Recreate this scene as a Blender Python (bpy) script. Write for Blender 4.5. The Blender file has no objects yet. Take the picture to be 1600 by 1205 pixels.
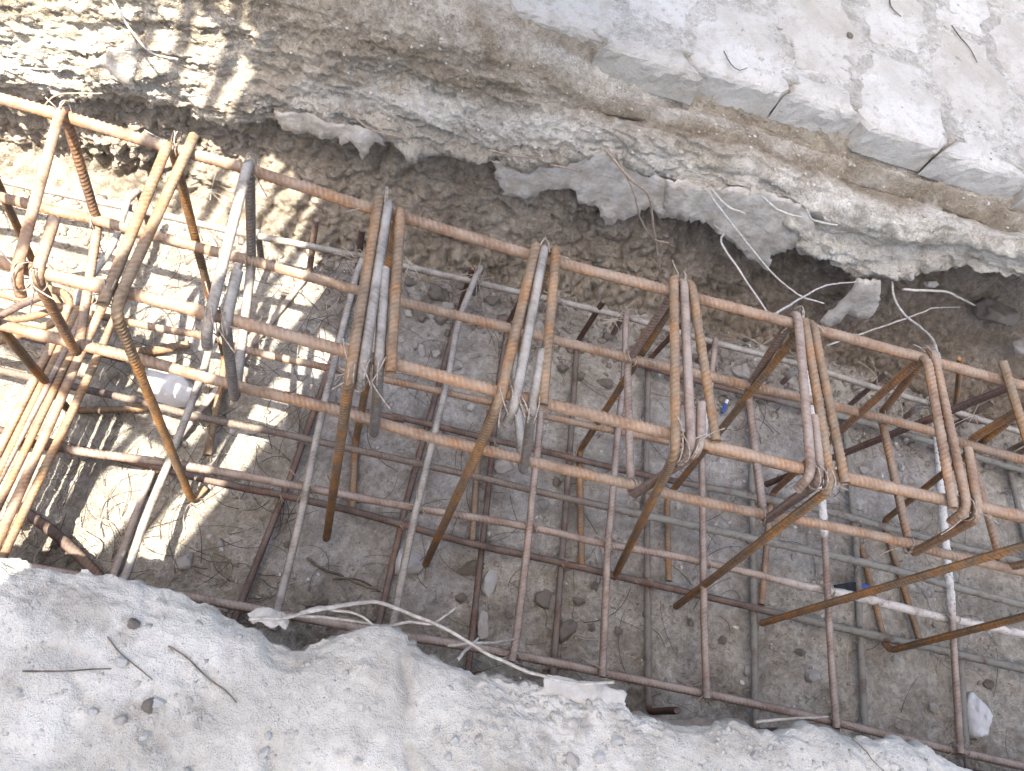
import bpy, bmesh, math, random
import numpy as np
from mathutils import Vector, Matrix
from mathutils.geometry import delaunay_2d_cdt

# ------------------------------------------------------------------ camera, sky, sun, exposure
SC = bpy.context.scene
COL = SC.collection
W, H, F = 1600, 1205, 1250.0
PITCH, ROLL, YAW = math.radians(59.63), math.radians(28.197), math.radians(16.597)
CAM = np.array([0, -.468, 1.513])
_cp, _sp = math.cos(PITCH), math.sin(PITCH)
_f = np.array([math.sin(YAW)*_cp, math.cos(YAW)*_cp, -_sp])
_r = np.cross(_f, [0, 0, 1]); _r /= np.linalg.norm(_r); _u = np.cross(_r, _f)
_c, _s = math.cos(ROLL), math.sin(ROLL)
ROT = np.array([_c*_r+_s*_u, -_s*_r+_c*_u, -_f])
cam = bpy.data.objects.new('camera', bpy.data.cameras.new('camera')); COL.objects.link(cam)
cam.data.sensor_width = 36; cam.data.lens = F/W*36; cam.data.clip_start = .02; cam.data.clip_end = 500
M4 = Matrix([[ROT[0][i], ROT[1][i], ROT[2][i], CAM[i]] for i in range(3)]+[[0, 0, 0, 1]])
cam.matrix_world = M4
SC.camera = cam

SUN_EL = math.radians(73)
SUN_H = np.array([.345, .939])                 # the way the sunlight travels over the ground
wd = bpy.data.worlds.new('World'); SC.world = wd; wd.use_nodes = True
nt = wd.node_tree
sky = nt.nodes.new('ShaderNodeTexSky'); sky.sky_type = 'NISHITA'; sky.sun_disc = False
sky.sun_elevation = SUN_EL; sky.sun_rotation = math.atan2(-SUN_H[0], -SUN_H[1])
sky.air_density = 1.0; sky.dust_density = 4.0; sky.ozone_density = .6
nt.links.new(sky.outputs[0], nt.nodes['Background'].inputs[0]); nt.nodes['Background'].inputs[1].default_value = .15
sl = bpy.data.lights.new('sun', 'SUN'); sl.energy = 5.0; sl.angle = math.radians(.45); sl.color = (1, .94, .84)
sun = bpy.data.objects.new('sun', sl); COL.objects.link(sun)
sun.rotation_euler = Vector((SUN_H[0]*math.cos(SUN_EL), SUN_H[1]*math.cos(SUN_EL), -math.sin(SUN_EL))).to_track_quat('-Z', 'Y').to_euler()
SC.view_settings.view_transform = 'Standard'; SC.view_settings.look = 'None'
SC.view_settings.gamma = 1; SC.view_settings.use_curve_mapping = False
SC.view_settings.exposure = 2.15
SC.render.engine = 'CYCLES'; SC.cycles.max_bounces = 6; SC.cycles.diffuse_bounces = 4; SC.cycles.glossy_bounces = 2

# ------------------------------------------------------------------ pixels of the photograph to points
def ray(x, y): return np.array([(x-W/2)/F, -(y-H/2)/F, -1.])@ROT
def atz(x, y, z):
    d = ray(x, y); return CAM+d*(z-CAM[2])/d[2]
def aty(x, y, Y):
    d = ray(x, y); return CAM+d*(Y-CAM[1])/d[1]

def topx(P):
    q = (P-CAM)@ROT.T; return np.stack([W/2-F*q[:, 0]/q[:, 2], H/2+F*q[:, 1]/q[:, 2]], 1)
def polydist(p, L):
    d = np.full(len(p), 1e9)
    for a, b in zip(L[:-1], L[1:]):
        a = np.array(a, float); v = np.array(b)-a; t = np.clip(((p-a)@v)/(v@v), 0, 1); d = np.minimum(d, np.linalg.norm(p-a-t[:, None]*v, axis=1))
    return d

# ------------------------------------------------------------------ noise
def _hash(ix, iy, iz, k):
    h = (ix.astype(np.int64)*374761393+iy.astype(np.int64)*668265263+iz.astype(np.int64)*2147483647+k*1274126177) & 0xffffffff
    h = ((h ^ (h >> 13))*1274126177) & 0xffffffff
    h = ((h ^ (h >> 16))*2246822519) & 0xffffffff
    return ((h ^ (h >> 15)) & 0xffffff)/float(0xffffff)
def vnoise(P, k=0):
    I = np.floor(P).astype(np.int64); f = P-I; f = f*f*f*(f*(f*6-15)+10)
    x, y, z = I.T; u, v, w = f.T; r = 0
    for dx in (0, 1):
        for dy in (0, 1):
            for dz in (0, 1):
                r = r+_hash(x+dx, y+dy, z+dz, k)*(u if dx else 1-u)*(v if dy else 1-v)*(w if dz else 1-w)
    return r*2-1
def fbm(P, scale, octv=4, gain=.5, k=0):
    P = P*scale; a = 1.; s = 0.; t = 0.
    for i in range(octv):
        s = s+a*vnoise(P+i*17.31, k+i); t += a; a *= gain; P = P*2.03
    return s/t
def ridged(P, scale, octv=4, k=0):
    P = P*scale; a = 1.; s = 0.; t = 0.
    for i in range(octv):
        s = s+a*(1-2*np.abs(vnoise(P+i*9.7, k+i))); t += a; a *= .5; P = P*2.1
    return s/t
def cells(P, scale, k=0):
    """round lumps: 1 at a cell's centre, 0 at its border"""
    P = P*scale; I = np.floor(P).astype(np.int64); f1 = np.full(len(P), 9.); f2 = np.full(len(P), 9.)
    for dx in (-1, 0, 1):
        for dy in (-1, 0, 1):
            for dz in (-1, 0, 1):
                c = I+np.array([dx, dy, dz])
                q = np.stack([_hash(c[:, 0], c[:, 1], c[:, 2], k+j) for j in (1, 2, 3)], 1)+c
                d = np.sqrt(((P-q)**2).sum(1)); m = d < f1
                f2 = np.where(m, f1, np.minimum(f2, d)); f1 = np.where(m, d, f1)
    return np.clip(f2-f1, 0, 1)
def plates(P, scale, steps, k=0):
    """flaking crust: flat steps with sharp broken edges"""
    t = fbm(P, scale, 4, .55, k)*steps; f = np.floor(t); return f+sstep(.80, 1., t-f)
def sstep(a, b, x):
    t = np.clip((x-a)/(b-a), 0, 1); return t*t*(3-2*t)

# ------------------------------------------------------------------ objects
def link(o, parent=None):
    COL.objects.link(o)
    if parent is not None: o.parent = parent
    return o
def tag(o, label=None, cat=None, group=None, kind=None):
    if label: o['label'] = label
    if cat: o['category'] = cat
    if group: o['group'] = group
    if kind: o['kind'] = kind
    return o
def empty(name, loc=(0, 0, 0)):
    o = bpy.data.objects.new(name, None); o.location = loc; o.empty_display_size = .05; return link(o)
def mesh_np(name, V, Q, mat, parent=None, smooth=True, attrs=None):
    V = np.asarray(V, np.float32); Q = np.asarray(Q, np.int32); n = Q.shape[1]
    me = bpy.data.meshes.new(name); me.vertices.add(len(V)); me.vertices.foreach_set('co', V.ravel())
    me.loops.add(Q.size); me.loops.foreach_set('vertex_index', Q.ravel())
    me.polygons.add(len(Q)); me.polygons.foreach_set('loop_start', np.arange(0, Q.size, n, dtype=np.int32))
    me.polygons.foreach_set('loop_total', np.full(len(Q), n, np.int32))
    if smooth: me.polygons.foreach_set('use_smooth', np.ones(len(Q), bool))
    for k, v in (attrs or {}).items():
        v = np.asarray(v, np.float32)
        if v.ndim == 1:
            a = me.attributes.new(k, 'FLOAT', 'POINT'); a.data.foreach_set('value', v)
        else:
            a = me.attributes.new(k, 'FLOAT_COLOR', 'POINT')
            a.data.foreach_set('color', np.concatenate([v, np.ones((len(v), 1), np.float32)], 1).ravel())
    me.update(); me.validate(); me.materials.append(mat)
    return link(bpy.data.objects.new(name, me), parent)
def mesh_py(name, V, Fc, mat, parent=None, smooth=False):
    me = bpy.data.meshes.new(name); me.from_pydata([tuple(map(float, v)) for v in V], [], Fc); me.update()
    if smooth: me.polygons.foreach_set('use_smooth', np.ones(len(me.polygons), bool))
    me.materials.append(mat)
    return link(bpy.data.objects.new(name, me), parent)
def grid_quads(nu, nv):
    i = np.arange(nu*nv).reshape(nu, nv)
    return np.stack([i[:-1, :-1], i[1:, :-1], i[1:, 1:], i[:-1, 1:]], -1).reshape(-1, 4)
def box(V, Fc, lo, hi):
    n = len(V); (x0, y0, z0), (x1, y1, z1) = lo, hi
    V += [(x0, y0, z0), (x1, y0, z0), (x1, y1, z0), (x0, y1, z0), (x0, y0, z1), (x1, y0, z1), (x1, y1, z1), (x0, y1, z1)]
    Fc += [tuple(n+k for k in f) for f in ((0, 3, 2, 1), (4, 5, 6, 7), (0, 1, 5, 4), (1, 2, 6, 5), (2, 3, 7, 6), (3, 0, 4, 7))]

# ------------------------------------------------------------------ materials
class NB:
    def __init__(s, name):
        s.m = bpy.data.materials.new(name); s.m.use_nodes = True; s.t = s.m.node_tree
        s.b = s.t.nodes['Principled BSDF']; s.b.inputs['Roughness'].default_value = .95; s.b.inputs['Specular IOR Level'].default_value = .15
        s.co = s.t.nodes.new('ShaderNodeTexCoord').outputs['Object']
    def n(s, ty, **kw):
        o = s.t.nodes.new(ty)
        for k, v in kw.items(): setattr(o, k, v)
        return o
    def put(s, sock, v):
        if isinstance(v, bpy.types.NodeSocket): s.t.links.new(v, sock)
        else: sock.default_value = v if not isinstance(v, tuple) or len(v) != 3 or sock.type == 'VECTOR' else (*v, 1)
    def noise(s, scale, detail=6, rough=.6, dist=0., vec=None):
        o = s.n('ShaderNodeTexNoise'); s.put(o.inputs['Vector'], vec or s.co)
        o.inputs['Scale'].default_value = scale; o.inputs['Detail'].default_value = detail
        o.inputs['Roughness'].default_value = rough; o.inputs['Distortion'].default_value = dist; return o.outputs['Fac']
    def voro(s, scale, feature='F1', out='Distance', vec=None):
        o = s.n('ShaderNodeTexVoronoi', feature=feature); s.put(o.inputs['Vector'], vec or s.co); o.inputs['Scale'].default_value = scale
        return o.outputs[out]
    def attr(s, name, out='Fac'):
        return s.n('ShaderNodeAttribute', attribute_name=name).outputs[out]
    def ramp(s, v, a, b, lo=0., hi=1.):
        o = s.n('ShaderNodeMapRange', interpolation_type='SMOOTHSTEP'); s.put(o.inputs[0], v)
        for i, k in zip((1, 2, 3, 4), (a, b, lo, hi)): o.inputs[i].default_value = k
        return o.outputs[0]
    def mix(s, f, a, b, mode='MIX'):
        o = s.n('ShaderNodeMix', data_type='RGBA', blend_type=mode); s.put(o.inputs[0], f); s.put(o.inputs[6], a); s.put(o.inputs[7], b)
        return o.outputs[2]
    def math(s, op, a, b=0.):
        o = s.n('ShaderNodeMath', operation=op); s.put(o.inputs[0], a); s.put(o.inputs[1], b); return o.outputs[0]
    def bump(s, h, dist, strength=1., prev=None):
        o = s.n('ShaderNodeBump'); s.put(o.inputs['Height'], h); o.inputs['Distance'].default_value = dist; o.inputs['Strength'].default_value = strength
        if prev is not None: s.put(o.inputs['Normal'], prev)
        return o.outputs[0]
    def done(s, col, normal=None, rough=None):
        s.put(s.b.inputs['Base Color'], col)
        if normal is not None: s.put(s.b.inputs['Normal'], normal)
        if rough is not None: s.put(s.b.inputs['Roughness'], rough)
        return s.m

def soil_mat(name, bm=1., soft=1.):
    """loose soil: colour from the 'col' attribute, with grains, crumbs and pale specks"""
    b = NB(name); c = b.attr('col', 'Color')
    n1, n2, n3 = b.noise(11, 5, .65), b.noise(70, 4, .7), b.noise(420, 2, .6)
    c = b.mix(b.ramp(n1, .32, .70), b.mix(1., c, (1-.24*soft, 1-.26*soft, 1-.29*soft), 'MULTIPLY'), b.mix(1., c, (1+.15*soft, 1+.15*soft, 1+.14*soft), 'MULTIPLY'))
    c = b.mix(b.ramp(n2, .36, .64), b.mix(1., c, (1-.24*soft, 1-.26*soft, 1-.29*soft), 'MULTIPLY'), c)
    c = b.mix(b.ramp(b.voro(170), .09, .15, .5, 0.), c, b.mix(1., c, (1.35, 1.35, 1.33), 'MULTIPLY'))
    c = b.mix(b.ramp(n3, .36, .5, .45*soft, 0.), c, b.mix(1., c, (.6, .57, .54), 'MULTIPLY'))
    nb = b.bump(n2, .011*bm, 1.); nb = b.bump(n3, .0045*bm, 1., nb)
    return b.done(c, nb)
def flat_soil_mat(name, a, bb, cc, grain=1.):
    b = NB(name); n1, n2, n3 = b.noise(6, 6, .66), b.noise(38, 5, .7), b.noise(330, 3, .6)
    c = b.mix(b.ramp(n1, .36, .62), a, bb); c = b.mix(b.ramp(n2, .47, .70, 0., .85), c, cc)
    c = b.mix(b.ramp(b.voro(120), .08, .14, .5, 0.), c, b.mix(1., c, (1.25, 1.25, 1.24), 'MULTIPLY'))
    c = b.mix(b.ramp(n3, .34, .46, .4, 0.), c, b.mix(1., c, (.7, .67, .64), 'MULTIPLY'))
    oi = b.n('ShaderNodeObjectInfo').outputs['Random']; c = b.mix(b.ramp(oi, 0., 1.), b.mix(1., c, (.86, .84, .81), 'MULTIPLY'), c)
    nb = b.bump(n2, .008*grain, .8); nb = b.bump(n3, .003*grain, .8, nb)
    return b.done(c, nb)
def bar_mat(name, base, rust, dust, rust_amt=.5, dust_amt=.5, mud=None):
    """reinforcing steel: mill skin, rust in patches, dust lying on what faces up, plaster or mud where 'coat' says"""
    b = NB(name); n1, n2, n3 = b.noise(20, 4, .6), b.noise(150, 3, .65), b.noise(30, 4, .62)
    c = b.mix(b.ramp(n1, .60-.3*rust_amt, .84-.3*rust_amt), base, rust)
    c = b.mix(b.ramp(n2, .38, .58, .68, 0.), c, b.mix(1., c, (.50, .46, .44), 'MULTIPLY'))
    rb = b.attr('rib'); c = b.mix(b.ramp(rb, .0, .6, .78, 0.), c, b.mix(1., c, (.52, .47, .44), 'MULTIPLY'))
    g = b.n('ShaderNodeNewGeometry'); sp = b.n('ShaderNodeSeparateXYZ'); b.put(sp.inputs[0], g.outputs['Normal'])
    up = b.ramp(sp.outputs[2], -.1, .95)
    d = b.math('MULTIPLY', b.math('MULTIPLY', up, b.ramp(n3, .28, .66, .25, 1.)), dust_amt)
    c = b.mix(d, c, dust)
    k = b.math('MULTIPLY', b.attr('coat'), b.math('MULTIPLY', b.ramp(n2, .26, .46), b.ramp(n3, .30, .50, .25, 1.)))
    c = b.mix(k, c, mud or (.50, .475, .43))
    nb = b.bump(n2, .0014, .8)
    b.b.inputs['Metallic'].default_value = 0; b.b.inputs['Specular IOR Level'].default_value = .25
    return b.done(c, nb, b.ramp(n2, .2, .8, .62, .9))
def plain_mat(name, a, bb, scale=40, bump=.002, rough=.9):
    b = NB(name); n = b.noise(scale, 6, .65); c = b.mix(b.ramp(n, .35, .68), a, bb)
    return b.done(c, b.bump(b.noise(scale*3, 5, .65), bump, .8), rough)

MAT = dict(
    bank=soil_mat('bank_soil'), floor=soil_mat('trench_mud', 1., 1.15), ledge=soil_mat('dusty_crust', .45, .36),
    ground=flat_soil_mat('open_ground', (.36, .31, .25), (.44, .40, .34), (.28, .24, .19)),
    paver=flat_soil_mat('dusty_paver', (.375, .345, .295), (.475, .45, .405), (.35, .315, .26), 1.),
    fresh=bar_mat('orange_rust', (.185, .125, .075), (.31, .15, .05), (.33, .26, .185), .62, .45),
    dusty=bar_mat('dusty_rust', (.225, .135, .08), (.335, .168, .072), (.37, .295, .22), .55, .55),
    steel=bar_mat('dusty_steel', (.19, .165, .14), (.23, .145, .085), (.365, .34, .295), .38, .75),
    mauve=bar_mat('dull_mauve_rust', (.20, .14, .11), (.245, .14, .09), (.355, .30, .25), .4, .65),
    muddy=bar_mat('muddy_bar', (.15, .11, .09), (.14, .08, .055), (.23, .205, .165), .4, .5, (.185, .178, .152)),
    dark=bar_mat('dark_rust', (.095, .058, .045), (.16, .075, .045), (.25, .205, .17), .5, .4, (.185, .178, .152)),
    wire=plain_mat('tie_wire', (.19, .145, .11), (.36, .31, .26), 200, .0004, .6),
    stone=plain_mat('grey_stone', (.30, .275, .245), (.43, .405, .37), 45),
    pale=plain_mat('pale_stone', (.42, .40, .365), (.58, .565, .53), 40, .003),
    crumb=plain_mat('sandy_crumb', (.40, .36, .30), (.52, .48, .42), 60, .003),
    gravel=plain_mat('grey_gravel', (.19, .165, .14), (.33, .30, .265), 30),
    grit=plain_mat('pale_grit', (.24, .225, .195), (.35, .335, .30), 12, .001),
    white_stone=plain_mat('white_stone', (.70, .69, .67), (.80, .79, .77), 30, .004),
    clod=plain_mat('earth_clod', (.17, .145, .12), (.25, .215, .18), 60, .004),
    root=plain_mat('dry_root', (.31, .285, .245), (.46, .435, .40), 120, .0008),
    greyroot=plain_mat('grey_root', (.22, .195, .165), (.35, .325, .285), 90, .0010),
    brownroot=plain_mat('brown_root', (.20, .15, .11), (.32, .26, .20), 120, .0008),
    needle=plain_mat('dry_needle', (.055, .045, .036), (.17, .135, .10), 25, .0003),
    straw=plain_mat('dry_straw', (.34, .29, .22), (.46, .41, .33), 25, .0003),
    sheet=plain_mat('torn_sheet', (.36, .32, .265), (.53, .495, .44), 30, .006),
    dustsheet=plain_mat('dusty_sheet', (.29, .27, .235), (.39, .37, .335), 24, .004),
    wall=plain_mat('cement_render', (.42, .39, .35), (.50, .47, .43), 3, .004),
    timber=plain_mat('rough_timber', (.26, .19, .12), (.36, .28, .19), 12, .002),
    blue=plain_mat('blue_plastic', (.035, .075, .24), (.06, .11, .30), 60, .0002, .35),
    white=plain_mat('white_plastic', (.62, .63, .64), (.72, .72, .72), 60, .0002, .4),
    black=plain_mat('black_plastic', (.012, .013, .016), (.03, .03, .033), 60, .0005, .5),
)

# ------------------------------------------------------------------ the setting
XS = np.unique(np.concatenate([np.linspace(-3.2, -1.15, 60), np.arange(-1.15, 1.85, .0042), np.linspace(1.85, 4.6, 70)]))
def row(pts, n=2):
    """(px, py, 'y'|'z', value) -> Y(X), Z(X) on XS, softened"""
    P = np.array([aty(a, b, v) if k == 'y' else atz(a, b, v) for a, b, k, v in pts])
    P = P[np.argsort(P[:, 0])]
    Y = np.interp(XS, P[:, 0], P[:, 1]); Z = np.interp(XS, P[:, 0], P[:, 2]); return Y, Z
def flat(y, z): return np.full(len(XS), y), np.full(len(XS), z)

# paving: interlocking blocks in columns that zigzag past each other
PITCHX, LEN, AMP, PZ, PT = .18, .31, .02, .55, .072
XJ1 = .600
edge_px = [(-150, -160), (0, -130), (250, -110), (450, -90), (600, -60), (760, -2), (880, 42), (961, 96), (1076, 104), (1240, 152), (1345, 192), (1500, 243), (1600, 292), (1800, 352)]
Pe = np.array([atz(a, b, .54) for a, b in edge_px])
def edgeY(x): return np.interp(x, Pe[:, 0], Pe[:, 1])

far_rows = [
    flat(3.4, .542),
    flat(1.5, .542),
    (edgeY(XS)+.035, np.full(len(XS), .540)),
    row([(0, -110, 'z', .53), (250, -90, 'z', .53), (430, -60, 'z', .53), (600, -30, 'z', .528), (760, 25, 'z', .528), (880, 62, 'z', .52), (961, 108, 'y', .845), (1076, 112, 'y', .875), (1240, 160, 'y', .875), (1460, 240, 'y', .868), (1600, 300, 'y', .84), (1800, 356, 'y', .84)]),
    row([(0, -60, 'y', .66), (250, -20, 'y', .71), (430, -5, 'y', .77), (600, 35, 'y', .79), (760, 75, 'y', .79), (880, 110, 'y', .80), (961, 152, 'y', .80), (1076, 165, 'y', .845), (1176, 198, 'y', .848), (1320, 243, 'y', .842), (1460, 289, 'y', .836), (1600, 332, 'y', .812), (1800, 387, 'y', .812)]),
    row([(0, 30, 'y', .63), (210, 55, 'y', .68), (400, 70, 'y', .735), (560, 95, 'y', .75), (700, 120, 'y', .76), (850, 160, 'y', .755), (961, 175, 'y', .765), (1076, 200, 'y', .785), (1176, 228, 'y', .79), (1320, 275, 'y', .79), (1460, 318, 'y', .785), (1600, 352, 'y', .765), (1800, 405, 'y', .765)]),
    row([(0, 90, 'y', .60), (200, 105, 'y', .65), (400, 140, 'y', .70), (560, 165, 'y', .715), (700, 190, 'y', .725), (850, 210, 'y', .725), (961, 215, 'y', .73), (1060, 255, 'y', .735), (1176, 268, 'y', .735), (1290, 325, 'y', .73), (1400, 365, 'y', .73), (1600, 392, 'y', .71), (1800, 440, 'y', .71)]),
    row([(0, 125, 'y', .60), (100, 150, 'y', .61), (200, 140, 'y', .645), (300, 176, 'y', .665), (430, 182, 'y', .695), (520, 205, 'y', .70), (610, 222, 'y', .70), (700, 235, 'y', .705), (770, 250, 'y', .705), (830, 250, 'y', .71), (900, 242, 'y', .72), (950, 236, 'y', .725), (1000, 258, 'y', .72), (1040, 285, 'y', .71), (1090, 302, 'y', .705), (1160, 297, 'y', .715), (1200, 308, 'y', .72), (1225, 330, 'y', .715), (1264, 392, 'y', .69), (1300, 425, 'y', .685), (1341, 440, 'y', .685), (1390, 439, 'y', .695), (1425, 430, 'y', .70), (1500, 421, 'y', .70), (1600, 437, 'y', .69), (1750, 472, 'y', .69)]),
]
cY, cZ = far_rows[-1]
dep = np.interp(XS, [-.9, -.5, -.2, .2, .5, .75, 1.0, 1.6], [.02, .03, .05, .08, .13, .17, .22, .22])
bY, bZ = row([(0, 250, 'z', .01), (200, 285, 'z', .01), (330, 330, 'z', .01), (500, 388, 'z', .01), (640, 398, 'z', .01), (800, 428, 'z', .01), (1000, 468, 'z', .01), (1150, 500, 'z', .01), (1290, 556, 'z', .01), (1450, 606, 'z', .01), (1600, 656, 'z', .01)])
far_rows += [
    (cY+dep*.55, cZ-.022),
    (cY+dep, cZ-.07),
    (np.maximum(.55*(cY+dep)+.45*bY, bY+.02), np.maximum(cZ*.38, .06)),
    (bY+.012, np.full(len(XS), .05)),
    (bY-.05, np.full(len(XS), -.012)),
    (bY-.12, np.full(len(XS), -.06)),
]
def resample(rows, counts):
    out = []; R = []
    for (a, b, n) in zip(rows[:-1], rows[1:], counts):
        t = np.arange(n)/n
        for k in t: out.append((a[0]*(1-k)+b[0]*k, a[1]*(1-k)+b[1]*k))
    out.append(rows[-1])
    Y = np.stack([o[0] for o in out], 1); Z = np.stack([o[1] for o in out], 1)
    R = np.concatenate([[i+k/n for k in range(n)] for i, n in enumerate(counts)]+[[len(counts)]])
    return Y, Z, R
def smooth(A, n, ax):
    for _ in range(n):
        p = np.pad(A, [(1, 1) if i == ax else (0, 0) for i in (0, 1)], 'edge')
        A = (p[:-2]+2*p[1:-1]+p[2:])/4 if ax == 0 else (p[:, :-2]+2*p[:, 1:-1]+p[:, 2:])/4
    return A
def normals(X, Y, Z):
    P = np.stack([X, Y, Z], -1); du = np.gradient(P, axis=0); dv = np.gradient(P, axis=1)
    n = np.cross(dv, du); n /= np.linalg.norm(n, axis=-1, keepdims=True)+1e-12; return n
Yb, Zb, Rb = resample(far_rows, [16, 110, 10, 14, 26, 26, 22, 10, 16, 34, 26, 14, 10])
Yb = smooth(smooth(Yb, 5, 1), 10, 0); Zb = smooth(smooth(Zb, 5, 1), 10, 0)
Xb = np.repeat(XS[:, None], Yb.shape[1], 1)
N = normals(Xb, Yb, Zb); N *= np.sign(N[len(XS)//2, 40, 2]) if abs(N[len(XS)//2, 40, 2]) > .1 else 1
P = np.stack([Xb, Yb, Zb], -1).reshape(-1, 3); r = np.repeat(Rb[None], len(XS), 0).ravel()
pav = sstep(-.30, -.14, P[:, 0])                                     # where blocks lie on top
top = 1-sstep(1.6, 2.6, r)
amp_big = np.interp(r, [0, 1, 2, 3, 4, 5, 6, 7, 8, 9, 10, 11, 12], [.01, .01, .004, .004, .014, .024, .028, .028, .024, .034, .036, .02, .008])
amp_big *= 1-pav*top*.9
amp_big = np.where((r < 3.4) & (r > 1.5), np.maximum(amp_big, .012*(1-pav)), amp_big)
PS = P*np.array([.55, 1., 1.6])                                     # strata run along the bank
wallish = sstep(6.9, 7.6, r)
d = amp_big*(.75*fbm(PS, 6, 5, .55, 3)+.55*ridged(PS, 11, 4, 11))
bulge = cells(P*np.array([.7, 1, 1.3])+.03*fbm(P, 8, 2, .5, 64)[:, None], 9.5, 27)**.7-.35
d = d+sstep(4.2, 5.2, r)*(1-sstep(7.2, 8, r))*.026*bulge
crs = sstep(.12, .4, P[:, 0])*np.clip(.75+.9*fbm(P, 4.5, 3, .5, 66), .1, 1.4)
d = d+crs*(.016*np.exp(-((r-4.5)/.18)**2)-.030*np.exp(-((r-5.02)/.24)**2)+.016*np.exp(-((r-5.75)/.4)**2))
d = d-.034*sstep(.62, .75, P[:, 0])*np.clip(.7+fbm(P, 5, 3, .5, 67), 0, 1.3)*np.exp(-((r-6.4+.25*fbm(P, 3, 2, .5, 68))/.16)**2)
d = d+sstep(4.3, 5, r)*(1-sstep(7.2, 7.8, r))*.0085*(plates(PS, 9, 4.5, 160)+.5)
crumb = cells(P+.02*fbm(P, 14, 2, .5, 60)[:, None], 34, 21)**.6-.45
crumb2 = cells(P, 85, 31)**.6-.45
mid = sstep(2.8, 3.6, r)*(1-wallish)
rough_side = np.clip(1.15-.45*sstep(-.1, .55, P[:, 0]), .4, 1.2)
crumb0 = cells(P+.03*fbm(P, 9, 2, .5, 62)[:, None], 17, 23)**.6-.4
d = d+wallish*(.034*crumb0+.026*crumb+.011*crumb2)*np.clip(.85+fbm(P, 5, 2, .5, 70), .15, 1.3)
d = d+mid*rough_side*(.0065*crumb2+.010*crumb*sstep(.0, .5, fbm(P, 7, 2, .5, 77)+.1)+.008*fbm(P, 55, 4, .6, 41))
d = d+(.0025+.002*wallish)*fbm(P, 150, 3, .6, 51)*(1-.7*pav*top)
P2 = P+N.reshape(-1, 3)*d[:, None]
drift = .5474+.0050*fbm(P, 9, 4, .6, 120)+.0025*fbm(P, 40, 3, .6, 121)
P2[:, 2] = np.where((r < 2.2) & (P[:, 0] > -.20), drift, np.where((r < 3.05) & (P[:, 0] > -.20), np.minimum(P2[:, 2], .5455), P2[:, 2]))
def lerp(a, b, t): return a+(b-a)*np.clip(t, 0, 1)[:, None]
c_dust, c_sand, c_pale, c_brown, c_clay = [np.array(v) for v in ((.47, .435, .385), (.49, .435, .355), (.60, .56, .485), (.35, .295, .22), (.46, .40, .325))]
f1 = fbm(PS, 7, 5, .6, 90); f2 = fbm(P*np.array([.4, 1, 3]), 9, 4, .6, 95)
colr = np.repeat(c_sand[None], len(P), 0)
colr = lerp(colr, c_pale, sstep(-.02, .42, f1+.35*sstep(-.1, .7, P[:, 0])+.25*np.interp(r, [0, 2, 4, 5, 6, 7], [.3, .3, -.5, -.1, .55, .75])))
colr = lerp(colr, c_brown, .75*sstep(.08, .42, f2+.15*np.interp(r, [2, 3, 4.2, 5, 6], [-1, .6, 1.2, .4, -1.2])))
pxy = topx(P)+26*np.stack([fbm(P, 9, 3, .5, 130), fbm(P, 9, 3, .5, 131)], 1)     # brown and pale soil beds; recess shade and ridge light put into colour
bed_shade = np.exp(-(polydist(pxy, [(735, 20), (780, 90), (900, 142), (1040, 204), (1124, 214), (1215, 241), (1302, 270), (1390, 300), (1495, 328), (1620, 352)])/15)**2)
bed_shade = np.maximum(bed_shade, .8*np.exp(-(polydist(pxy, [(330, 10), (450, 50), (560, 60), (680, 110), (790, 130)])/26)**2))
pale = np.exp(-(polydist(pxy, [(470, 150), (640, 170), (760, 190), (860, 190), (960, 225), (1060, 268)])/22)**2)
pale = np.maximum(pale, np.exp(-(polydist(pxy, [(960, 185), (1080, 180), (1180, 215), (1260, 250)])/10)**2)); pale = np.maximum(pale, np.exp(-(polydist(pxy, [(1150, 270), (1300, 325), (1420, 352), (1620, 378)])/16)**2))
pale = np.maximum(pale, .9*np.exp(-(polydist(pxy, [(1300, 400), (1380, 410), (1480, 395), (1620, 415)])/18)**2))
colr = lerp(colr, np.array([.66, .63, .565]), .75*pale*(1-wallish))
colr = lerp(colr, np.array([.30, .245, .175]), .85*bed_shade*(1-wallish))
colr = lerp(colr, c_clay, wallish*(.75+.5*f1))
colr = lerp(colr, lerp(np.repeat([[.40, .345, .275]], len(P), 0), np.array([.27, .22, .17]), sstep(.45, .9, P[:, 0])), sstep(8.4, 9.2, r)*.8)  # dark clay low on the wall, undercut shade at right put into colour
colr = lerp(colr, lerp(np.repeat([[.49, .45, .39]], len(P), 0), np.array([.56, .53, .475]), sstep(.541, .551, P2[:, 2])), (1-sstep(1.8, 2.6, r))*.9)
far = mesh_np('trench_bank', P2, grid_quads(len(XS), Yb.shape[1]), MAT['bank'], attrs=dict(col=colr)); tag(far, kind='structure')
BANK = (Xb, Yb, Zb, Rb)
BP = P2.reshape(Xb.shape+(3,))

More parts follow.
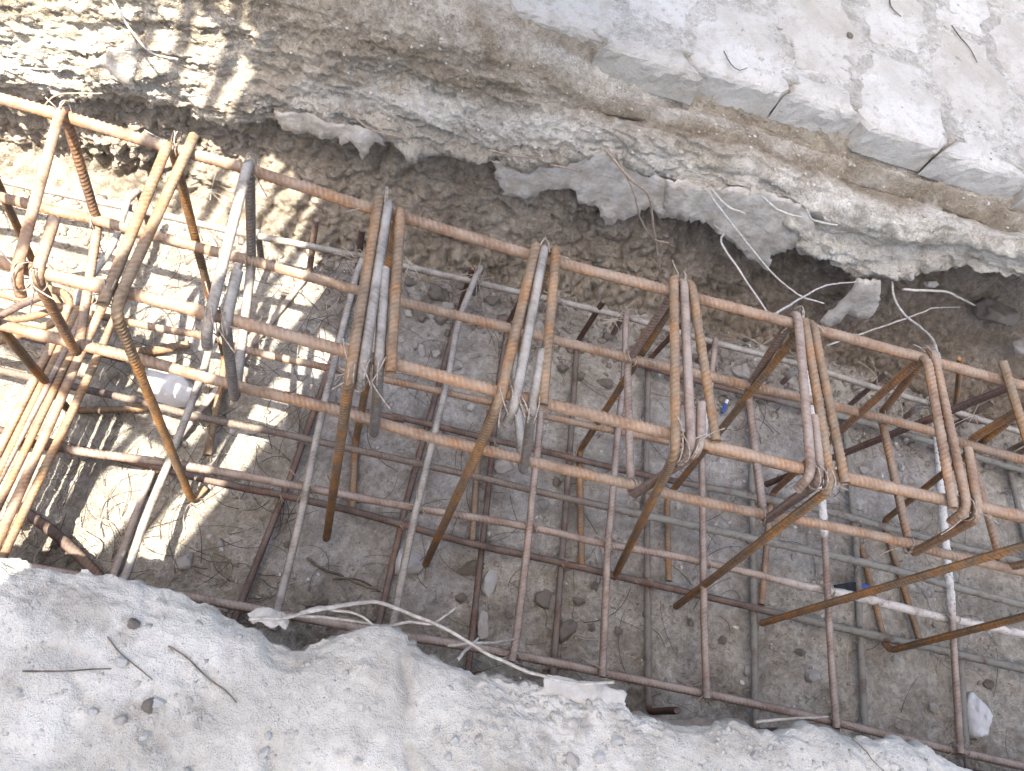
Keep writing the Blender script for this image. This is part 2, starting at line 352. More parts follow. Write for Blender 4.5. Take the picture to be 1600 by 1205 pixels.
# floor
XF = np.unique(np.concatenate([np.linspace(-3.2, -1.2, 50), np.arange(-1.2, 2.0, .0048), np.linspace(2.0, 4.6, 60)])); YF = np.arange(-.42, .80, .0048)
A, B = np.meshgrid(XF, YF, indexing='ij'); P = np.stack([A.ravel(), B.ravel(), np.zeros(A.size)], 1)
far_e = np.interp(P[:, 0], XS, bY)
damp = sstep(.12, .5, fbm(P, 2.6, 3, .5, 5)+.55*np.exp(-((P[:, 0]-.30)/.45)**2-((P[:, 1]-.10)/.22)**2)-.05)
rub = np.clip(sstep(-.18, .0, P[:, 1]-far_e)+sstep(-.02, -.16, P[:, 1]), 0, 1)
cr = cells(P, 42, 7)**.7-.4; cr2 = cells(P, 90, 8)**.7-.4
z = .014*fbm(P, 5, 4, .5, 1)+(1-.55*damp)*(.009*fbm(P, 38, 4, .62, 2)+.009*cr2*sstep(-.05, .35, fbm(P, 9, 2, .5, 3)))+rub*(.012*cr+.012*fbm(P, 16, 3, .5, 6)+.004)
z += .0014*fbm(P, 160, 2, .5, 4)
P[:, 2] = z-.004
fc = np.repeat(np.array([[.47, .44, .385]]), len(P), 0)
fc = lerp(fc, np.array([.425, .405, .38]), damp*.9)
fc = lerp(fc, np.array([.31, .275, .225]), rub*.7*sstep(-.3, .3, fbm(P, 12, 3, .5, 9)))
fc = lerp(fc, np.array([.42, .38, .32]), sstep(-.25, -.8, P[:, 0])*.8)
FLOORZ = P[:, 2].reshape(A.shape)
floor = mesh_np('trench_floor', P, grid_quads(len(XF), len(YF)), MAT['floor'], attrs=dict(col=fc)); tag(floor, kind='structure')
def floorz(x, y):
    i = min(max(np.searchsorted(XF, x), 0), len(XF)-1); j = min(max(int((y+.42)/.0048), 0), len(YF)-1); return FLOORZ[i, j]

# near ledge: a dusty crust with a ragged rim over the trench
NZ = .50
rim_px = [(-260, 856), (-120, 862), (0, 867), (60, 874), (130, 882), (200, 895), (265, 909), (292, 922), (312, 935), (330, 945), (352, 964), (380, 980), (415, 996), (455, 1010), (475, 1011), (504, 1004), (560, 986), (607, 981), (639, 987), (656, 996), (668, 1013), (688, 1015), (716, 1030), (744, 1039), (786, 1051), (817, 1058), (849, 1062), (905, 1069), (940, 1076), (985, 1088), (1010, 1107), (1048, 1115), (1085, 1125), (1162, 1124), (1187, 1135), (1204, 1146), (1250, 1138), (1278, 1138), (1320, 1149), (1344, 1162), (1411, 1165), (1460, 1166), (1491, 1177), (1530, 1198), (1565, 1220), (1700, 1250), (1900, 1290)]
Pr = np.array([atz(a, b, NZ) for a, b in rim_px]); Pr = Pr[np.argsort(Pr[:, 0])]
XN = np.unique(np.concatenate([np.linspace(-3.2, -.65, 60), np.arange(-.65, 1.15, .0036), np.linspace(1.15, 4.6, 90)]))
rimY = np.interp(XN, Pr[:, 0], Pr[:, 1])
rimY += .006*fbm(np.stack([XN, XN*0, XN*0], 1), 60, 4, .6, 12)
tt = np.concatenate([np.linspace(-1, 0, 26)[:-1], np.linspace(0, 1, 120)])
Yn = np.empty((len(XN), len(tt))); Zn = np.empty_like(Yn)
for j, t in enumerate(tt):
    if t >= 0:
        s = .35*t*(.25+.75*t) if t < 1 else .35
        Yn[:, j] = rimY-s; Zn[:, j] = NZ-.020*np.exp(-s/.016)-.010*np.exp(-s/.06)
    else:
        k = -t; Yn[:, j] = rimY+.006*np.sin(k*9)-.10*k*k; Zn[:, j] = NZ-.030-.50*k**1.15
# broad sheet behind
back = np.linspace(.35, 1.2, 60)[1:]
Yn = np.concatenate([Yn, np.stack([rimY*np.interp(s, [.35, .7], [1, 0])-.30*np.interp(s, [.35, .7], [0, 1])-s for s in back], 1)], 1)
Zn = np.concatenate([Zn, np.full((len(XN), len(back)), NZ)], 1)
Xn = np.repeat(XN[:, None], Yn.shape[1], 1)
P = np.stack([Xn, Yn, Zn], -1).reshape(-1, 3); N = normals(Xn, Yn, Zn).reshape(-1, 3); N *= np.where(N[:, 2:3].mean() < 0, -1, 1)
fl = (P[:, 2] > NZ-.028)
lum = .022*fbm(P, 5.5, 5, .6, 14)-.006*(1-np.clip(np.abs(fbm(P+.03*fbm(P, 20, 2, .5, 140)[:, None], 4, 2, .5, 141))*16, 0, 1))+.006*ridged(P, 14, 3, 15)*sstep(-.1, .4, fbm(P, 6, 2, .5, 18))
crn = (.0060*(cells(P, 75, 16)**.7-.4)+.004*fbm(P, 60, 4, .6, 17))*sstep(-.05, .30, fbm(P, 8, 3, .55, 19))
d = lum+crn+.0048*(plates(P, 6, 4.5, 150)+.5)*sstep(-.25, .25, fbm(P, 3.5, 2, .5, 151))+.0012*fbm(P, 190, 2, .5, 20)+np.where(fl, 0, .012*(cells(P, 30, 22)-.3))
P += N*d[:, None]
P[:, 2] += np.clip(-P[:, 1]-.4, 0, 1)*.03
f1 = fbm(P, 6, 5, .6, 33); f2 = fbm(P, 22, 4, .6, 34)
lc = np.repeat(np.array([[.36, .343, .303]]), len(P), 0)
lc = lerp(lc, np.array([.44, .422, .38]), sstep(-.12, .35, f1+.25*np.exp(-((np.interp(P[:, 0], XN, rimY)-P[:, 1])/.06)**2)))
lc = lerp(lc, np.array([.285, .265, .23]), sstep(.10, .42, f2)*.75)
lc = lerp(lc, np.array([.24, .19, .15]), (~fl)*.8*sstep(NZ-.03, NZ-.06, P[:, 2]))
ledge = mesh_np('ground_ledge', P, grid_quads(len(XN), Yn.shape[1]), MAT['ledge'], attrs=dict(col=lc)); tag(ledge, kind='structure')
LP = P.reshape(Xn.shape+(3,))
def ledgez(x, y):
    i = min(max(np.searchsorted(XN, x), 0), len(XN)-1); c = LP[i, 26:]; return c[np.argmin(abs(c[:, 1]-y)), 2]

# open ground all round, out to the horizon
V, Fc = [], []
for lo, hi, z in (((-250, 3.35), (250, 250), .5435), ((-250, -250), (250, -1.42), .50+.02), ((-250, -1.42), (-3.15, 3.35), .52), ((4.55, -1.42), (250, 3.35), .52)):
    n = len(V); V += [(lo[0], lo[1], z), (hi[0], lo[1], z), (hi[0], hi[1], z), (lo[0], hi[1], z)]; Fc.append((n, n+1, n+2, n+3))
g = mesh_py('ground', V, Fc, MAT['ground']); tag(g, kind='structure')

# pavement blocks
pv = empty('pavement', (0, 0, 0)); tag(pv, kind='structure')
def zig(y, L=LEN):
    u = ((y/L) % 1.)
    return np.interp(u, [0, .17, .33, .67, .83, 1], [1, 1, -1, -1, 1, 1])
rnd = random.Random(4)
def paver(k, y0, y1, front=False):
    """block in column k from y0 to y1; its long sides follow the zigzag"""
    ys = np.unique(np.concatenate([[y0, y1]]+[[j*LEN+u*LEN for u in (.17, .33, .67, .83) if y0 < j*LEN+u*LEN < y1] for j in range(-2, 12)]))
    sgn = 1 if k % 2 == 0 else -1
    g_ = .0025
    left = [(XJ1+k*PITCHX+sgn*AMP*zig(y)+g_, y) for y in ys]; right = [(XJ1+(k+1)*PITCHX-sgn*AMP*zig(y)-g_, y) for y in ys]
    ring = right+left[::-1]                      # counter-clockwise
    if y0 < 1.5:                                 # worn, chipped outline
        r2 = []
        for (a, b) in zip(ring, ring[1:]+ring[:1]):
            n = max(1, int(math.hypot(b[0]-a[0], b[1]-a[1])/.014)); fr = a[1] < y0+.004 and b[1] < y0+.004
            for i in range(n):
                t = i/n; j = .0 if i == 0 else (.0022 if fr else .0016); r2.append((a[0]+(b[0]-a[0])*t+rnd.uniform(-j, j)*.6, a[1]+(b[1]-a[1])*t+rnd.uniform(-j, j)*(1. if not fr else 1.)))
        ring = r2
    cx = np.mean([p[0] for p in ring]); cy = np.mean([p[1] for p in ring]); dz = rnd.uniform(-.0015, .002); tl = rnd.uniform(-.004, .004)
    def shr(p, e):
        v = np.array([p[0]-cx, p[1]-cy]); s = 1-e/np.linalg.norm(v)*1.35; return (v[0]*s, v[1]*s)
    V = []; n = len(ring)
    for e, z in ((0, -PT), (.001, -.05), (0, -.03), (.0006, -.016), (.0035, -.008), (.010, -.0028), (.022, 0)):
        for p in ring:
            q = shr(p, e); jj = .0022 if -.06 < z < -.004 and y0 < 1.5 else 0; V.append((q[0]+rnd.uniform(-jj, jj), q[1]+rnd.uniform(-jj, jj), z+dz+tl*(q[0])))
    Fc = [tuple(range(n))[::-1]]
    for a in range(6):
        for i in range(n): Fc.append((a*n+i, a*n+(i+1) % n, (a+1)*n+(i+1) % n, (a+1)*n+i))
    Fc.append(tuple(range(6*n, 7*n)))
    o = mesh_py('paver', V, Fc, MAT['paver'], pv); o.location = (cx, cy, PZ); return o
for k in range(-4, 22):
    off = 0 if k % 2 == 0 else LEN/2
    xm = XJ1+(k+.5)*PITCHX
    front = edgeY(xm)-.006+rnd.uniform(-.006, .004)
    if k == -4: front += .03
    j = math.ceil((front+.055-off)/LEN); y = front; nxt = off+j*LEN
    while y < 3.2:
        paver(k, y+.0025, nxt-.0025); y = nxt; nxt += LEN

# ------------------------------------------------------------------ unseen blockers added to keep the sun off most of the trench
SH = np.array([SUN_H[1], -SUN_H[0]])
def plan(q, s_, z):
    """q across the light, s_ along it"""
    b = s_*SUN_H+q*SH; return (b[0], b[1], z)
def flatbox(name, q0, q1, s0, s1, z0, z1, mat, parent, turn=0.):
    V = [plan(q_, s_, z) for z in (z0, z1) for q_, s_ in ((q0, s0), (q1, s0), (q1+turn, s1), (q0+turn, s1))]
    return mesh_py(name, V, [(3, 2, 1, 0), (4, 5, 6, 7), (0, 1, 5, 4), (1, 2, 6, 5), (2, 3, 7, 6), (3, 0, 4, 7)], mat, parent)
caster = empty('shade_caster'); tag(caster, 'unseen high flat slab on columns, added to shade most of the trench', 'shade_caster')  # added out of view, only for the shadow it casts
flatbox('slab', -.19, 3.5, -3.0, .55, 6.5, 6.68, MAT['wall'], caster)
flatbox('edge_beam', -.19, 3.5, -3.0, -2.75, 6.15, 6.498, MAT['wall'], caster)
for q_ in (.5, 3.1): flatbox('column', q_, q_+.25, -2.99, -2.76, .45, 6.148, MAT['wall'], caster)
# unseen slatted deck added overhead: its boards and slats stripe the sunlight
deck = empty('stripe_deck'); tag(deck, 'unseen slatted timber deck on legs, added to stripe the sunlight in the trench', 'stripe_caster')
rnd = random.Random(9); ZC = 1.75
def board(name, q0, q1, s0, s1, z, th=.014, turn=0.): return flatbox(name, q0, q1, s0, s1, z, z+th, MAT['timber'], deck, turn)
board('plank', -.245, -.12, -1.15, -.23, ZC+.016, .02)
for q0, q1, s0 in ((-.318, -.12, -.22), (-.392, -.305, -.13), (-.462, -.38, -.055), (-.532, -.45, .01), (-.597, -.52, .065), (-.640, -.585, .14)):
    board('plank', q0, q1, s0+rnd.uniform(-.02, .02), 1.15, ZC+.016+(.022 if int(q0*1000) in (-392, -532, -640) else 0), .02)
board('slat', -.352, -.306, -1.15, -.1, ZC); board('slat', -.462, -.440, -1.15, .0, ZC)
q = -.475
while q > -.80:
    w = rnd.uniform(.016, .028); board('slat', q-w, q, -.10-rnd.uniform(0, .09), 1.15, ZC, .012, rnd.uniform(-.02, .02)); q -= w+rnd.uniform(.026, .046)
for s_ in (-1.12, -.60, .12, .19, .265, .34, .42, .9):
    w = rnd.uniform(.016, .028) if s_ > 0 else .03; board('rail', -1.75, -.25 if s_ > 0 else -.30, s_, s_+w, ZC-.014, .013, 0)
for q0, s0 in ((-1.70, -1.10), (-1.70, .88), (-1.25, -1.10), (-1.25, 1.02)):
    V = []; Fc = []; b = s0*SUN_H+q0*SH; box(V, Fc, (b[0]-.03, b[1]-.03, .45), (b[0]+.03, b[1]+.03, ZC-.014)); mesh_py('leg', V, Fc, MAT['timber'], deck)

# ------------------------------------------------------------------ ribbed bars
def fillet(P, rad):
    P = [np.asarray(p, float) for p in P]; out = [P[0]]
    for a, b, c in zip(P[:-2], P[1:-1], P[2:]):
        u = a-b; v = c-b; lu, lv = np.linalg.norm(u), np.linalg.norm(v); u /= lu; v /= lv
        ang = math.acos(np.clip(u@v, -1, 1))
        if ang > math.radians(165): out.append(b); continue
        t = min(rad/math.tan(ang/2), .45*lu, .45*lv); rr = t*math.tan(ang/2)
        m = u+v; m /= np.linalg.norm(m); ctr = b+m*rr/math.sin(ang/2)
        s, e = b+u*t, b+v*t; a0 = s-ctr; a1 = e-ctr; om = math.acos(np.clip(a0@a1/rr/rr, -1, 1))
        for k in range(9):
            q = k/8; out.append(ctr+(math.sin((1-q)*om)*a0+math.sin(q*om)*a1)/math.sin(om))
    out.append(P[-1]); return np.array(out)
def spline(P, n=12):
    P = np.asarray(P, float); Q = np.concatenate([[2*P[0]-P[1]], P, [2*P[-1]-P[-2]]]); out = []
    for i in range(len(P)-1):
        a, b, c, d = Q[i:i+4]
        for k in range(n):
            t = k/n; out.append(.5*((2*b)+(c-a)*t+(2*a-5*b+4*c-d)*t*t+(-a+3*b-3*c+d)*t**3))
    out.append(P[-1]); return np.array(out)
def resamp(P, step):
    s = np.concatenate([[0], np.cumsum(np.linalg.norm(np.diff(P, axis=0), axis=1))]); n = max(2, int(s[-1]/step)+1)
    t = np.linspace(0, s[-1], n); return np.stack([np.interp(t, s, P[:, i]) for i in range(3)], 1), t
def frames(C):
    T = np.gradient(C, axis=0); T /= np.linalg.norm(T, axis=1, keepdims=True)+1e-12
    up = np.array([0, 0, 1.]) if abs(T[0][2]) < .9 else np.array([0, 1., 0]); n = np.cross(T[0], up); n /= np.linalg.norm(n); Ns = [n]
    for t in T[1:]:
        n = n-t*(n@t); n /= np.linalg.norm(n); Ns.append(n)
    Ns = np.array(Ns); return T, Ns, np.cross(T, Ns)
bseed = [0]
def bar(name, C, r, mat, parent=None, step=.0020, sides=14, coat=None, ribs=True, pitch=.0074, origin=None):
    """a hot-rolled ribbed bar along the polyline C; coat(t 0..1) = how much plaster or mud clings"""
    bseed[0] += 1; sd = bseed[0]
    C, s = resamp(np.asarray(C, float), step); T, Nn, Bn = frames(C); n = len(C)
    th = np.linspace(0, 2*np.pi, sides, endpoint=False)+.3*sd
    S, TH = np.meshgrid(s, th-.3*sd, indexing='ij')
    rr = np.full(S.shape, r)
    if ribs:
        half = np.where(TH < np.pi, 1, -1); ph = S/pitch+half*(TH % np.pi)/np.pi*1.35+sd*.37
        rib = np.clip(np.cos(2*np.pi*ph), 0, 1)**1.5*np.clip(np.abs(np.sin(TH))*1.6-.25, 0, 1)
        ridge = np.exp(-(np.sin(TH)/.22)**2)
        wear = np.clip(.75+.8*fbm(np.stack([S.ravel()*6, TH.ravel()*.25+sd, TH.ravel()*0+sd*3.], 1), 4., 2, .5, 5), .15, 1.1).reshape(S.shape)
        rib = rib*wear; rr = rr*(.93+.19*rib+.12*ridge)
    ribv = np.clip(rib+.6*ridge, 0, 1) if ribs else np.ones(S.shape)
    ct = np.zeros(n) if coat is None else np.array([coat(k) for k in s/s[-1]], float)
    px = (C[:, None]+(np.cos(TH)[..., None]*Nn[:, None]+np.sin(TH)[..., None]*Bn[:, None])*r).reshape(-1, 3)
    if coat is not None:
        lump = (fbm(px, 130, 3, .65, sd)*.8+.45).reshape(S.shape); rr = rr+ct[:, None]*r*.42*lump
    else:
        rr = rr*(1+.025*fbm(px, 70, 2, .6, sd).reshape(S.shape))
    V = C[:, None]+(np.cos(TH)[..., None]*Nn[:, None]+np.sin(TH)[..., None]*Bn[:, None])*rr[..., None]
    V = V.reshape(-1, 3); i = np.arange(n*sides).reshape(n, sides); j = np.roll(i, -1, 1)
    Q = np.stack([i[:-1], j[:-1], j[1:], i[1:]], -1).reshape(-1, 4)
    caps = []                                                       # sawn ends
    nv = len(V); ends = []
    for e, idx, tdir in ((0, i[0], -T[0]), (1, i[-1], T[-1])):
        ends.append(C[0 if e == 0 else -1]+tdir*r*.12); cidx = nv+e
        for k in range(0, sides, 2):
            a, b_, c_ = idx[k], idx[(k+1) % sides], idx[(k+2) % sides]
            caps.append((cidx, c_, b_, a) if e else (cidx, a, b_, c_))
    V = np.concatenate([V, np.array(ends)]); Q = np.concatenate([Q, np.array(caps)])
    if parent is None:
        o0 = C.mean(0); V = V-o0
    o = mesh_np(name, V, Q, mat, parent, attrs=dict(coat=np.concatenate([np.repeat(ct, sides), ct[[0, -1]]]), rib=np.concatenate([ribv.ravel(), [1, 1]])))
    if parent is None: o.location = o0
    return o
def tube(C, r, sides=6, taper=1.):
    C = np.asarray(C, float); T, Nn, Bn = frames(C); n = len(C); th = np.linspace(0, 2*np.pi, sides, endpoint=False)
    rr = r*np.linspace(1, taper, n)
    V = (C[:, None]+(np.cos(th)[None, :, None]*Nn[:, None]+np.sin(th)[None, :, None]*Bn[:, None])*rr[:, None, None]).reshape(-1, 3)
    i = np.arange(n*sides).reshape(n, sides); j = np.roll(i, -1, 1)
    Q = np.stack([i[:-1], j[:-1], j[1:], i[1:]], -1).reshape(-1, 4); return V, Q

ZT, ZM, ZU, ZL = .62, .425, .15, .030
RL, RS, RT = .0083, .0068, .0066
def Z(px, z): return [atz(a, b, z) for a, b in px]
def ext(P, x0, x1):
    P = [np.array(p) for p in P]
    P.sort(key=lambda p: p[0])
    def at(x, a, b): k = (x-a[0])/(b[0]-a[0]); q = a+(b-a)*k; q[1] = a[1]+(b[1]-a[1])*np.clip(k, -3, 4); return q
    if x0 < P[0][0]-.02: P = [at(x0, P[0], P[min(3, len(P)-1)])]+P
    if x1 > P[-1][0]+.02: P = P+[at(x1, P[-1], P[max(-4, -len(P))])]
    return spline(P, 8)
LL = {
 'L1': [(0, 154), (80, 176), (252, 227), (385, 264), (560, 320), (635, 341), (824, 397), (1045, 455), (1236, 505), (1453, 563), (1579, 598)],
 'L2': [(70, 427), (147, 444), (325, 490), (546, 551), (621, 570), (786, 614), (856, 631), (1052, 680), (1106, 694), (1257, 733), (1327, 747), (1502, 787), (1600, 807)],
 'L3': [(0, 308), (154, 345), (350, 397), (392, 407), (556, 453), (628, 472), (800, 514), (975, 558), (1110, 589), (1250, 621), (1460, 675), (1600, 719)],
 'L4': [(0, 507), (119, 537), (217, 561), (315, 588), (385, 607), (525, 641), (660, 680), (765, 705), (835, 722), (992, 759), (1066, 777), (1197, 804), (1267, 816), (1425, 850), (1565, 886)],
 'L5': [(70, 297), (252, 336), (367, 362), (556, 399), (632, 416), (807, 456), (975, 495), (1103, 532), (1243, 568), (1355, 602), (1453, 631), (1600, 677)],
 'L10': [(143, 491), (325, 526), (385, 547), (532, 579), (600, 593), (775, 631), (845, 649), (1059, 694), (1236, 733)],
 'L6': [(56, 694), (175, 712), (297, 729), (483, 763), (639, 792), (824, 823), (950, 851), (1080, 874), (1250, 914), (1337, 932), (1460, 962), (1600, 991)],
 'L8': [(520, 974), (660, 998), (817, 1026), (940, 1051), (1076, 1079), (1127, 1089), (1285, 1124), (1460, 1166), (1600, 1198)],
 'L7': [(126, 607), (210, 624), (301, 649), (437, 677), (560, 704), (660, 726), (765, 750), (870, 775), (1040, 812), (1173, 841), (1285, 865), (1407, 893), (1600, 946)],
 'L9': [(266, 736), (437, 773), (560, 801), (730, 848), (870, 878), (1010, 911), (1145, 942), (1250, 967), (1390, 998), (1600, 1046)],
 'L11': [(530, 635), (618, 651), (765, 686), (891, 715), (1010, 743), (1180, 776), (1292, 799), (1390, 825), (1530, 862), (1600, 878)],
 'L12': [(1130, 606), (1306, 648), (1460, 692), (1600, 736)],
}
stem = empty('stirrup_cage', (.2, .14, 0)); tag(stem, 'tall narrow rusty rebar cage with bunched stirrups standing in the trench', 'rebar cage')
foot = empty('footing_cage', (.2, .15, 0)); tag(foot, 'wide flat double mat of dusty and muddy rebar on the trench floor', 'rebar mat')
for o in (stem, foot): o.location = (0, 0, 0)
for k, m in (('L1', 'dusty'), ('L2', 'dusty'), ('L3', 'dusty'), ('L4', 'dusty')):
    bar('longitudinal_bar', ext(Z(LL[k], ZT if k in ('L1', 'L2') else ZM), -1.5, 2.3), RL, MAT[m], stem)
mudR = lambda a, b: (lambda t: float(np.clip((t-a)/(b-a), 0, 1)))
def bandc(a, b, e=.04): return lambda t: float(np.clip(min((t-a)/e, (b-t)/e), 0, 1))
for k, m, z, c in (('L5', 'steel', ZU, None), ('L10', 'dusty', ZU, None), ('L6', 'mauve', ZU, None), ('L8', 'mauve', ZU, None)):
    cc = None
    if k == 'L6': cc = lambda t: float(np.clip((t-.60)/.03, 0, 1)*.75)
    bar('longitudinal_bar', ext(Z(LL[k], z), -1.5, 2.3), RT+.0006, MAT[m], foot, coat=cc)
for k, m, a in (('L7', 'muddy', .50), ('L9', 'dark', .60), ('L11', 'dark', .56), ('L12', 'dark', .2)):
    zz = .075 if k == 'L7' else ZL
    bar('longitudinal_bar', ext(Z(LL[k], zz), -1.5 if k != 'L12' else .5, 2.3), RT+.0004, MAT[m], foot, step=.0032, sides=10, coat=mudR(a, a+.04))

# top cross bars of the footing mat, hooked down at the far end
TT = [  # pixels from far end to near end, material, coat
 ([(203, 303), (175, 385), (130, 452), (60, 590), (0, 712)], 'steel', None),
 ([(392, 366), (336, 516), (315, 586), (273, 698), (227, 810), (200, 890), (180, 930)], 'steel', None),
 ([(564, 399), (504, 642), (469, 810), (434, 950), (425, 985)], 'steel', None),
 ([(747, 423), (716, 505), (702, 582), (684, 656), (653, 785), (639, 848), (612, 985)], 'steel', None),
 ([(869, 462), (851, 547), (845, 652), (831, 785), (828, 820), (807, 995), (799, 1034)], 'mauve', None),
 ([(978, 490), (975, 586), (966, 670), (954, 810), (950, 851), (941, 1058)], 'mauve', None),
 ([(1118, 536), (1103, 650), (1097, 705), (1098, 806), (1100, 960), (1104, 1092)], 'mauve', lambda t: .9*float(np.clip(min((t-.25)/.05, (.47-t)/.05), 0, 1))),
 ([(1258, 572), (1271, 650), (1285, 790), (1292, 908), (1298, 1020), (1307, 1138)], 'mauve', lambda t: float(np.clip(min((t-.02)/.05, (.60-t)/.02), 0, 1))),
 ([(1460, 630), (1465, 691), (1474, 806), (1485, 925), (1492, 1040), (1501, 1178)], 'mauve', lambda t: float(np.clip(min((t-.03)/.05, (.72-t)/.04), 0, 1))),
 ([(1648, 690), (1668, 850), (1690, 1010), (1715, 1220)], 'mauve', None),
]
for px, m, c in TT:
    P = Z(px, ZU+.016); P = list(spline(P, 8))
    a = P[0]; b = P[-1]
    P = [a+np.array([.012, .020, -.115]), a+np.array([.006, .022, -.012])]+P[1:]
    bar('cross_bar', fillet(P, .016), RT, MAT[m], foot, coat=c)
# bottom cross bars: U shapes on the floor with upstanding ends
TB = [([(346, 600), (238, 736), (182, 886)], 'mauve', .2), ([(545, 480), (511, 586), (455, 743), (378, 939)], 'dark', 0), ([(712, 505), (635, 785), (593, 970)], 'dark', 0), ([(790, 530), (779, 600), (761, 785), (737, 998)], 'dark', .0),
      ([(901, 551), (888, 740), (866, 1030)], 'dark', .3), ([(1013, 579), (1010, 705), (1013, 1058)], 'dark', .6), ([(1174, 640), (1176, 848), (1180, 1093)], 'muddy', .9), ([(1320, 663), (1337, 841), (1351, 1128)], 'muddy', .9),
      ([(1470, 720), (1498, 995), (1509, 1163)], 'muddy', .9), ([(1579, 740), (1600, 830), (1640, 1020)], 'muddy', .9)]
for px, m, c in TB:
    P = Z(px, .014); u = P[0]-P[1]; u /= np.linalg.norm(u)
    a = P[0]+u*max(0, (.525-P[0][1])/max(u[1], .3)); v = P[-1]-P[-2]; v /= np.linalg.norm(v); b = P[-1]+v*max(0, (P[-1][1]+.235)/max(-v[1], .3))
    rj = random.Random(int(px[0][0])); tilt = np.array([rj.uniform(-.01, .02), rj.uniform(0, .02), .155+rj.uniform(0, .02)])
    pts = [a+tilt, a]+P[1:-1]+[b, b+np.array([-tilt[0], -tilt[1], tilt[2]])]
    bar('cross_bar', fillet(pts, .02), RT-.0004, MAT[m], foot, step=.0032, sides=10, coat=(lambda t, c=c: c*float(np.clip(min((t-.12)/.06, (.86-t)/.06), 0, 1))) if c else None)

# stirrups of the tall cage.  each bunch: an L from the near side, a closed ring, an L from the far side
ZA = ZT+RL+RS
def near_L(far_end, near_c, bottom, foot_end=None, mat='fresh', zb=.012, zt=ZA):
    P = [atz(*far_end, zt), atz(*near_c, zt), atz(*bottom, zb)]
    if foot_end: P.append(atz(*foot_end, zb))
    return bar('stirrup', fillet(P, .024), RS, MAT[mat], stem)
def far_L(near_end, far_c, bottom, foot_end, mat='fresh', zb=.014, zt=ZA):
    P = [atz(*near_end, zt), atz(*far_c, zt), atz(*bottom, zb)]
    if foot_end: P.append(atz(*foot_end, zb))
    return bar('stirrup', fillet(P, .024), RS, MAT[mat], stem)
def ring(arm_near, arm_far, low_far, low_near, up_near, lap, mat='steel', zl=ZM-RL-RS, hook=True):
    P = [atz(*arm_near, ZA)+np.array([0, -.008, -.035]), atz(*arm_near, ZA), atz(*arm_far, ZA), atz(*low_far, zl), atz(*low_near, zl), atz(*up_near, ZA-.004), atz(*lap, ZA-.002)]
    return bar('stirrup', fillet(P, .020), RS, MAT[mat], stem)
near_L((593, 309), (547, 588), (510, 842))
ring((567, 578), (608, 309), (588, 470), (584, 684), (592, 574), (602, 420))
far_L((610, 583), (627, 316), (556, 688), (550, 797))
near_L((838, 383), (779, 634), (665, 882))
ring((804, 634), (852, 380), (800, 523), (817, 741), (832, 636), (848, 548))
far_L((848, 634), (870, 380), (748, 696), (738, 845))
near_L((1053, 434), (1056, 708), (960, 902))
ring((1080, 698), (1068, 432), (980, 567), (986, 776), (1094, 704), (1096, 630), 'mauve')
far_L((1119, 690), (1079, 433), (905, 706), (909, 888))
near_L((1257, 500), (1300, 762), (1056, 948), None)
ring((1268, 742), (1246, 484), (1168, 608), (1194, 815), (1283, 750), (1272, 650), 'mauve')
far_L((1321, 756), (1268, 494), (1042, 778), (1045, 908))
ring((1512, 796), (1457, 543), (1376, 648), (1424, 866), (1530, 808), (1512, 700), 'dusty')
far_L((1490, 795), (1447, 552), (1205, 772), (1190, 945), 'dusty')
near_L((1567, 566), (1652, 838), (1190, 974), None)
near_L((1720, 610), (1830, 905), (1386, 1018), (1345, 852))
ring((1725, 860), (1660, 600), (1512, 690), (1566, 888), (1760, 850), (1735, 770), 'dusty')
far_L((1700, 840), (1655, 595), (1380, 815), (1436, 998))
far_L((1690, 845), (1640, 580), (1197, 757), None, 'dark')
# towards the sunny end
far_L((160, 476), (266, 217), (352, 560), (325, 712), 'fresh')
near_L((303, 212), (178, 484), (300, 783), (321, 762))
ring((323, 512), (390, 246), (393, 412), (367, 628), (352, 505), (371, 424))
ring((24, 428), (97, 163), (153, 350), (121, 556), (55, 432), (85, 342), 'dusty')
near_L((-25, 250), (-95, 395), (108, 642), (245, 638), 'fresh')
far_L((-150, 380), (-75, 130), (62, 432), (106, 500), 'fresh')
ring((-190, 380), (-100, 120), (-20, 305), (-60, 500), (-170, 385), (-150, 300), 'dusty')

# tie wires
rnd = random.Random(21)
def tie(p, parent, axis=(1, 0, 0), rad=.016, tails=2, mat='wire'):
    V = []; Q = []; n0 = 0; ax = Vector(axis).normalized()
    def add(C, r=.0009):
        nonlocal n0
        v, q = tube(C, r, 5); V.append(v); Q.append(q+n0); n0 += len(v)
    for k in range(2):
        a = ax.orthogonal().normalized(); b = ax.cross(a); t0 = rnd.uniform(0, 6); tw = rnd.uniform(-.006, .006); sk = rnd.uniform(-.5, .5)
        C = []
        for i in range(17):
            t = t0+i/16*2*math.pi*.97; q = Vector(p)+(a*math.cos(t)+b*math.sin(t))*rad*rnd.uniform(.92, 1.1)+ax*(tw+sk*rad*math.cos(t-t0)); C.append(q)
        add(np.array(C))
    for k in range(tails):
        d = Vector((rnd.uniform(-1, 1), rnd.uniform(-1, .6), rnd.uniform(-.6, .7))).normalized(); L = rnd.uniform(.012, .045); c = Vector((rnd.uniform(-1, 1), rnd.uniform(-1, 1), rnd.uniform(-1, .3)))*.35
        C = [Vector(p)+d*rad*.7+(d*t+c*t*t)*L for t in np.linspace(0, 1, 6)]
        add(np.array(C))
    return mesh_np('tie_wire', np.concatenate(V), np.concatenate(Q), MAT[mat], parent)
